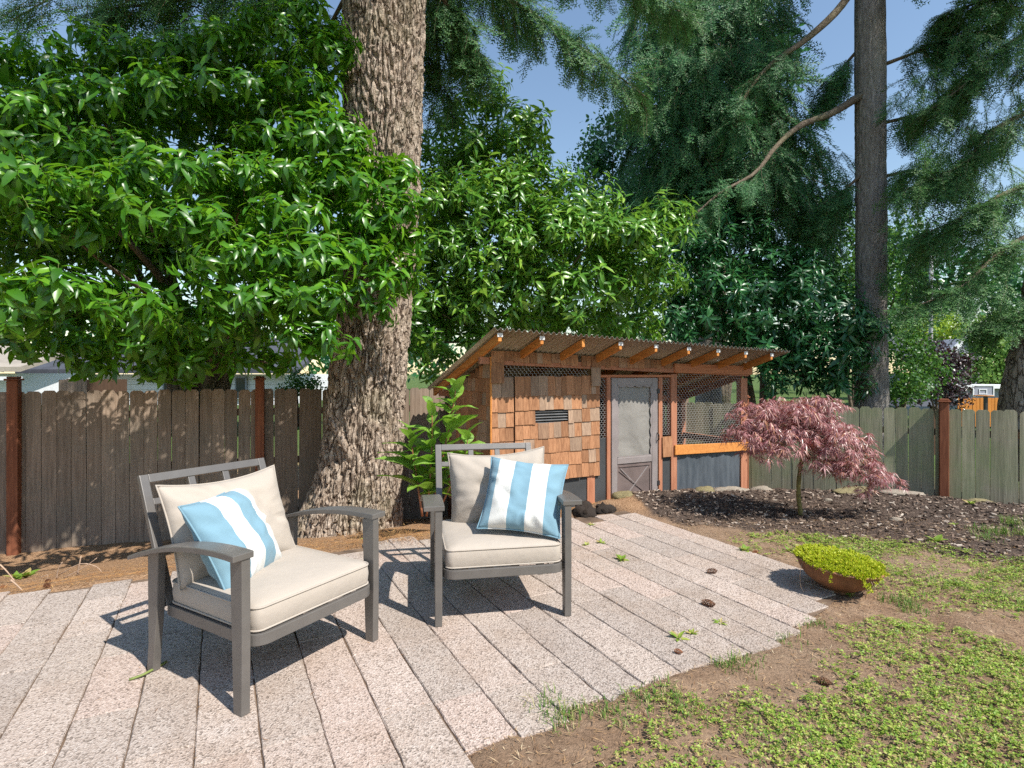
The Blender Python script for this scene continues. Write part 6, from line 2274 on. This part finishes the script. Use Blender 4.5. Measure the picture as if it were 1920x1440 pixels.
M['hollow_shade'] = plain('hollow_shade', (0.03, 0.02, 0.014), 0.95, var=0.4, vscale=25, bumps=0.8, bscale=60)  # near-black lumps added to stand in for the shaded hollow
for k, (u, v, sx, sy, sz, lb) in enumerate([(1098, 968, .11, .1, .12, 'dark lump added for the shaded hollow at the patio corner next to the armchair arm'), (1138, 962, .1, .08, .07, 'lower dark lump added for the shaded hollow at the patio corner toward the coop door')]):
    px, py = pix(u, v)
    o = link('hollow_shade_lump', stone_mesh(k + 31, M['hollow_shade'], 0.45))
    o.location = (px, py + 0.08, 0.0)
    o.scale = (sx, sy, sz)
    tag(o, lb, 'soil', 'dark lumps standing in for the shaded hollow by the patio corner')


def weed_rosette(seed, n=9, L=0.06, w=0.2):
    r = np.random.default_rng(seed)
    g = G()
    for k in range(n):
        az = k * 2.4 + r.normal(0, .2)
        el = R(r.uniform(15, 65))
        d = np.array([[math.cos(az) * math.cos(el), math.sin(az) * math.cos(el), math.sin(el)]])
        fr = frames_x(d, np.array([[0, 0, 1.0]]) + r.normal(0, .15, (1, 3)))[0]
        g.add(leaf_v(L * r.uniform(0.6, 1.1), w, 0.2, 0.3) @ fr.T, LEAF_F, 0)
    V, F, Mi = g.arrays()
    return np_mesh('small_weed', V, F, M['clover'])


WR = [weed_rosette(k, 8 + k, 0.05 + 0.008 * k, 0.16 + .03 * k) for k in range(4)]
for k, (u, v, sc_, lb) in enumerate([(1108, 984, 1.0, 'small weed at the patio rim beside the dark hollow'), (1127, 1018, .9, 'small weed between pavers just beyond the forward facing armchair arm'), (1100, 1022, .7, 'tiny weed in the paver joint beside the forward facing armchair'), (1166, 1050, .9, 'pale weed in a joint halfway from the armchair to the mulch'),
                                     (1350, 1168, 1.0, 'bright weed in the front pavers, larger of the two neighbours nearest the bowl'), (1272, 1197, 1.0, 'bright weed in the pavers beside the reddish cone fragment'), (1298, 1189, .7, 'tiny bright weed between its two larger neighbours in the front pavers'), (1397, 1032, .9, 'weed sprig at the paver edge near the tan cone'),
                                     (1595, 1112, 1.1, 'green sprig at the foot of the rusty bowl'), (1480, 1030, 1.0, 'leafy weed just behind the rusty bowl rim'), (1820, 950, 1.4, 'leafy weed at the fence foot near the lichened stone'), (1755, 1020, 1.2, 'weed sprig alone in the dark mulch beside the bare earth'), (1790, 990, 1.1, 'weed sprig in the mulch beside the tall grass tuft'), (690, 985, 1.3, 'fresh green weed at the foot of the fir trunk'), (30, 1018, 1.6, 'bright ivy-like weed among bare twigs under the fence'), (48, 1016, 1.4, 'second leafy sprig among the bare twigs under the fence')]):
    px, py = pix(u, v)
    o = link('small_weed', WR[k % 4])
    onp = patio_mask(np.array([px]), np.array([py]))[0] > 0.5
    o.location = (px, py, -0.004 if onp else gz(px, py))
    o.scale = (sc_,) * 3
    o.rotation_euler = (0, 0, k * 1.3)
    tag(o, lb, 'weed', 'small weeds sprouting about the yard')

# bare sticks below the fence
sticks = [([(0, 1008), (14, 1022), (28, 1040)], .35, 0.006, 'short bare stick leaning at the far end below the fence'), ([(106, 1042), (110, 1022), (117, 1010)], .3, 0.005, 'thin upright stick poking from the needles below the fence'), ([(145, 1032), (149, 1010), (152, 995)], .3, 0.007, 'reddish broken stake standing among the bare twigs'),
          ([(110, 1036), (150, 1015), (180, 1020), (192, 1032)], .12, 0.004, 'pale arched twig lying along the needle strip'), ([(120, 1042), (160, 1020), (182, 1004)], .15, 0.0035, 'slender forked twig rising beside the broken stake'), ([(75, 1034), (90, 1030), (86, 1041)], .1, 0.003, 'small crooked twig in the needle strip'), ([(20, 1094), (32, 1104), (42, 1114)], .03, 0.006, 'dark twig lying at the paver rim')]
for P, lift, rad, lb in sticks:
    pts = []
    d0 = CAM_H * FPX / (max(p[1] for p in P) + 4 - 700) * 1.0
    for (u, v) in P:
        pts.append(at(u, v, d0 + 0.12))
    pts = np.array(pts)
    low = min(p[2] - gz(p[0], p[1]) for p in pts)
    pts[:, 2] -= low - 0.004
    V, F = tube(bez(pts, 10), np.linspace(rad, rad * 0.6, 10), 6)
    o = link('stick', np_mesh('stick', V, F, M['dead_stick'], smooth=True))
    tag(o, lb, 'stick', 'bare sticks below the fence')
P = np.array([[*pix(242, 1277), 0.006], [*pix(268, 1270), 0.012], [*pix(290, 1258), 0.012], [*pix(312, 1243), 0.006]])
V, F = tube(bez(P, 12), 0.006, 6)
o = link('green_twig', np_mesh('green_twig', V, F, M['shoot_stem'], smooth=True))
tag(o, 'curved green twig lying by the rear leg of the sideways armchair', 'twig')

for q in list(bpy.data.objects):
    if q.type == 'MESH' and q.name.split('.')[0] in ('crown', 'upper_crown'):
        q['kind'] = 'stuff'
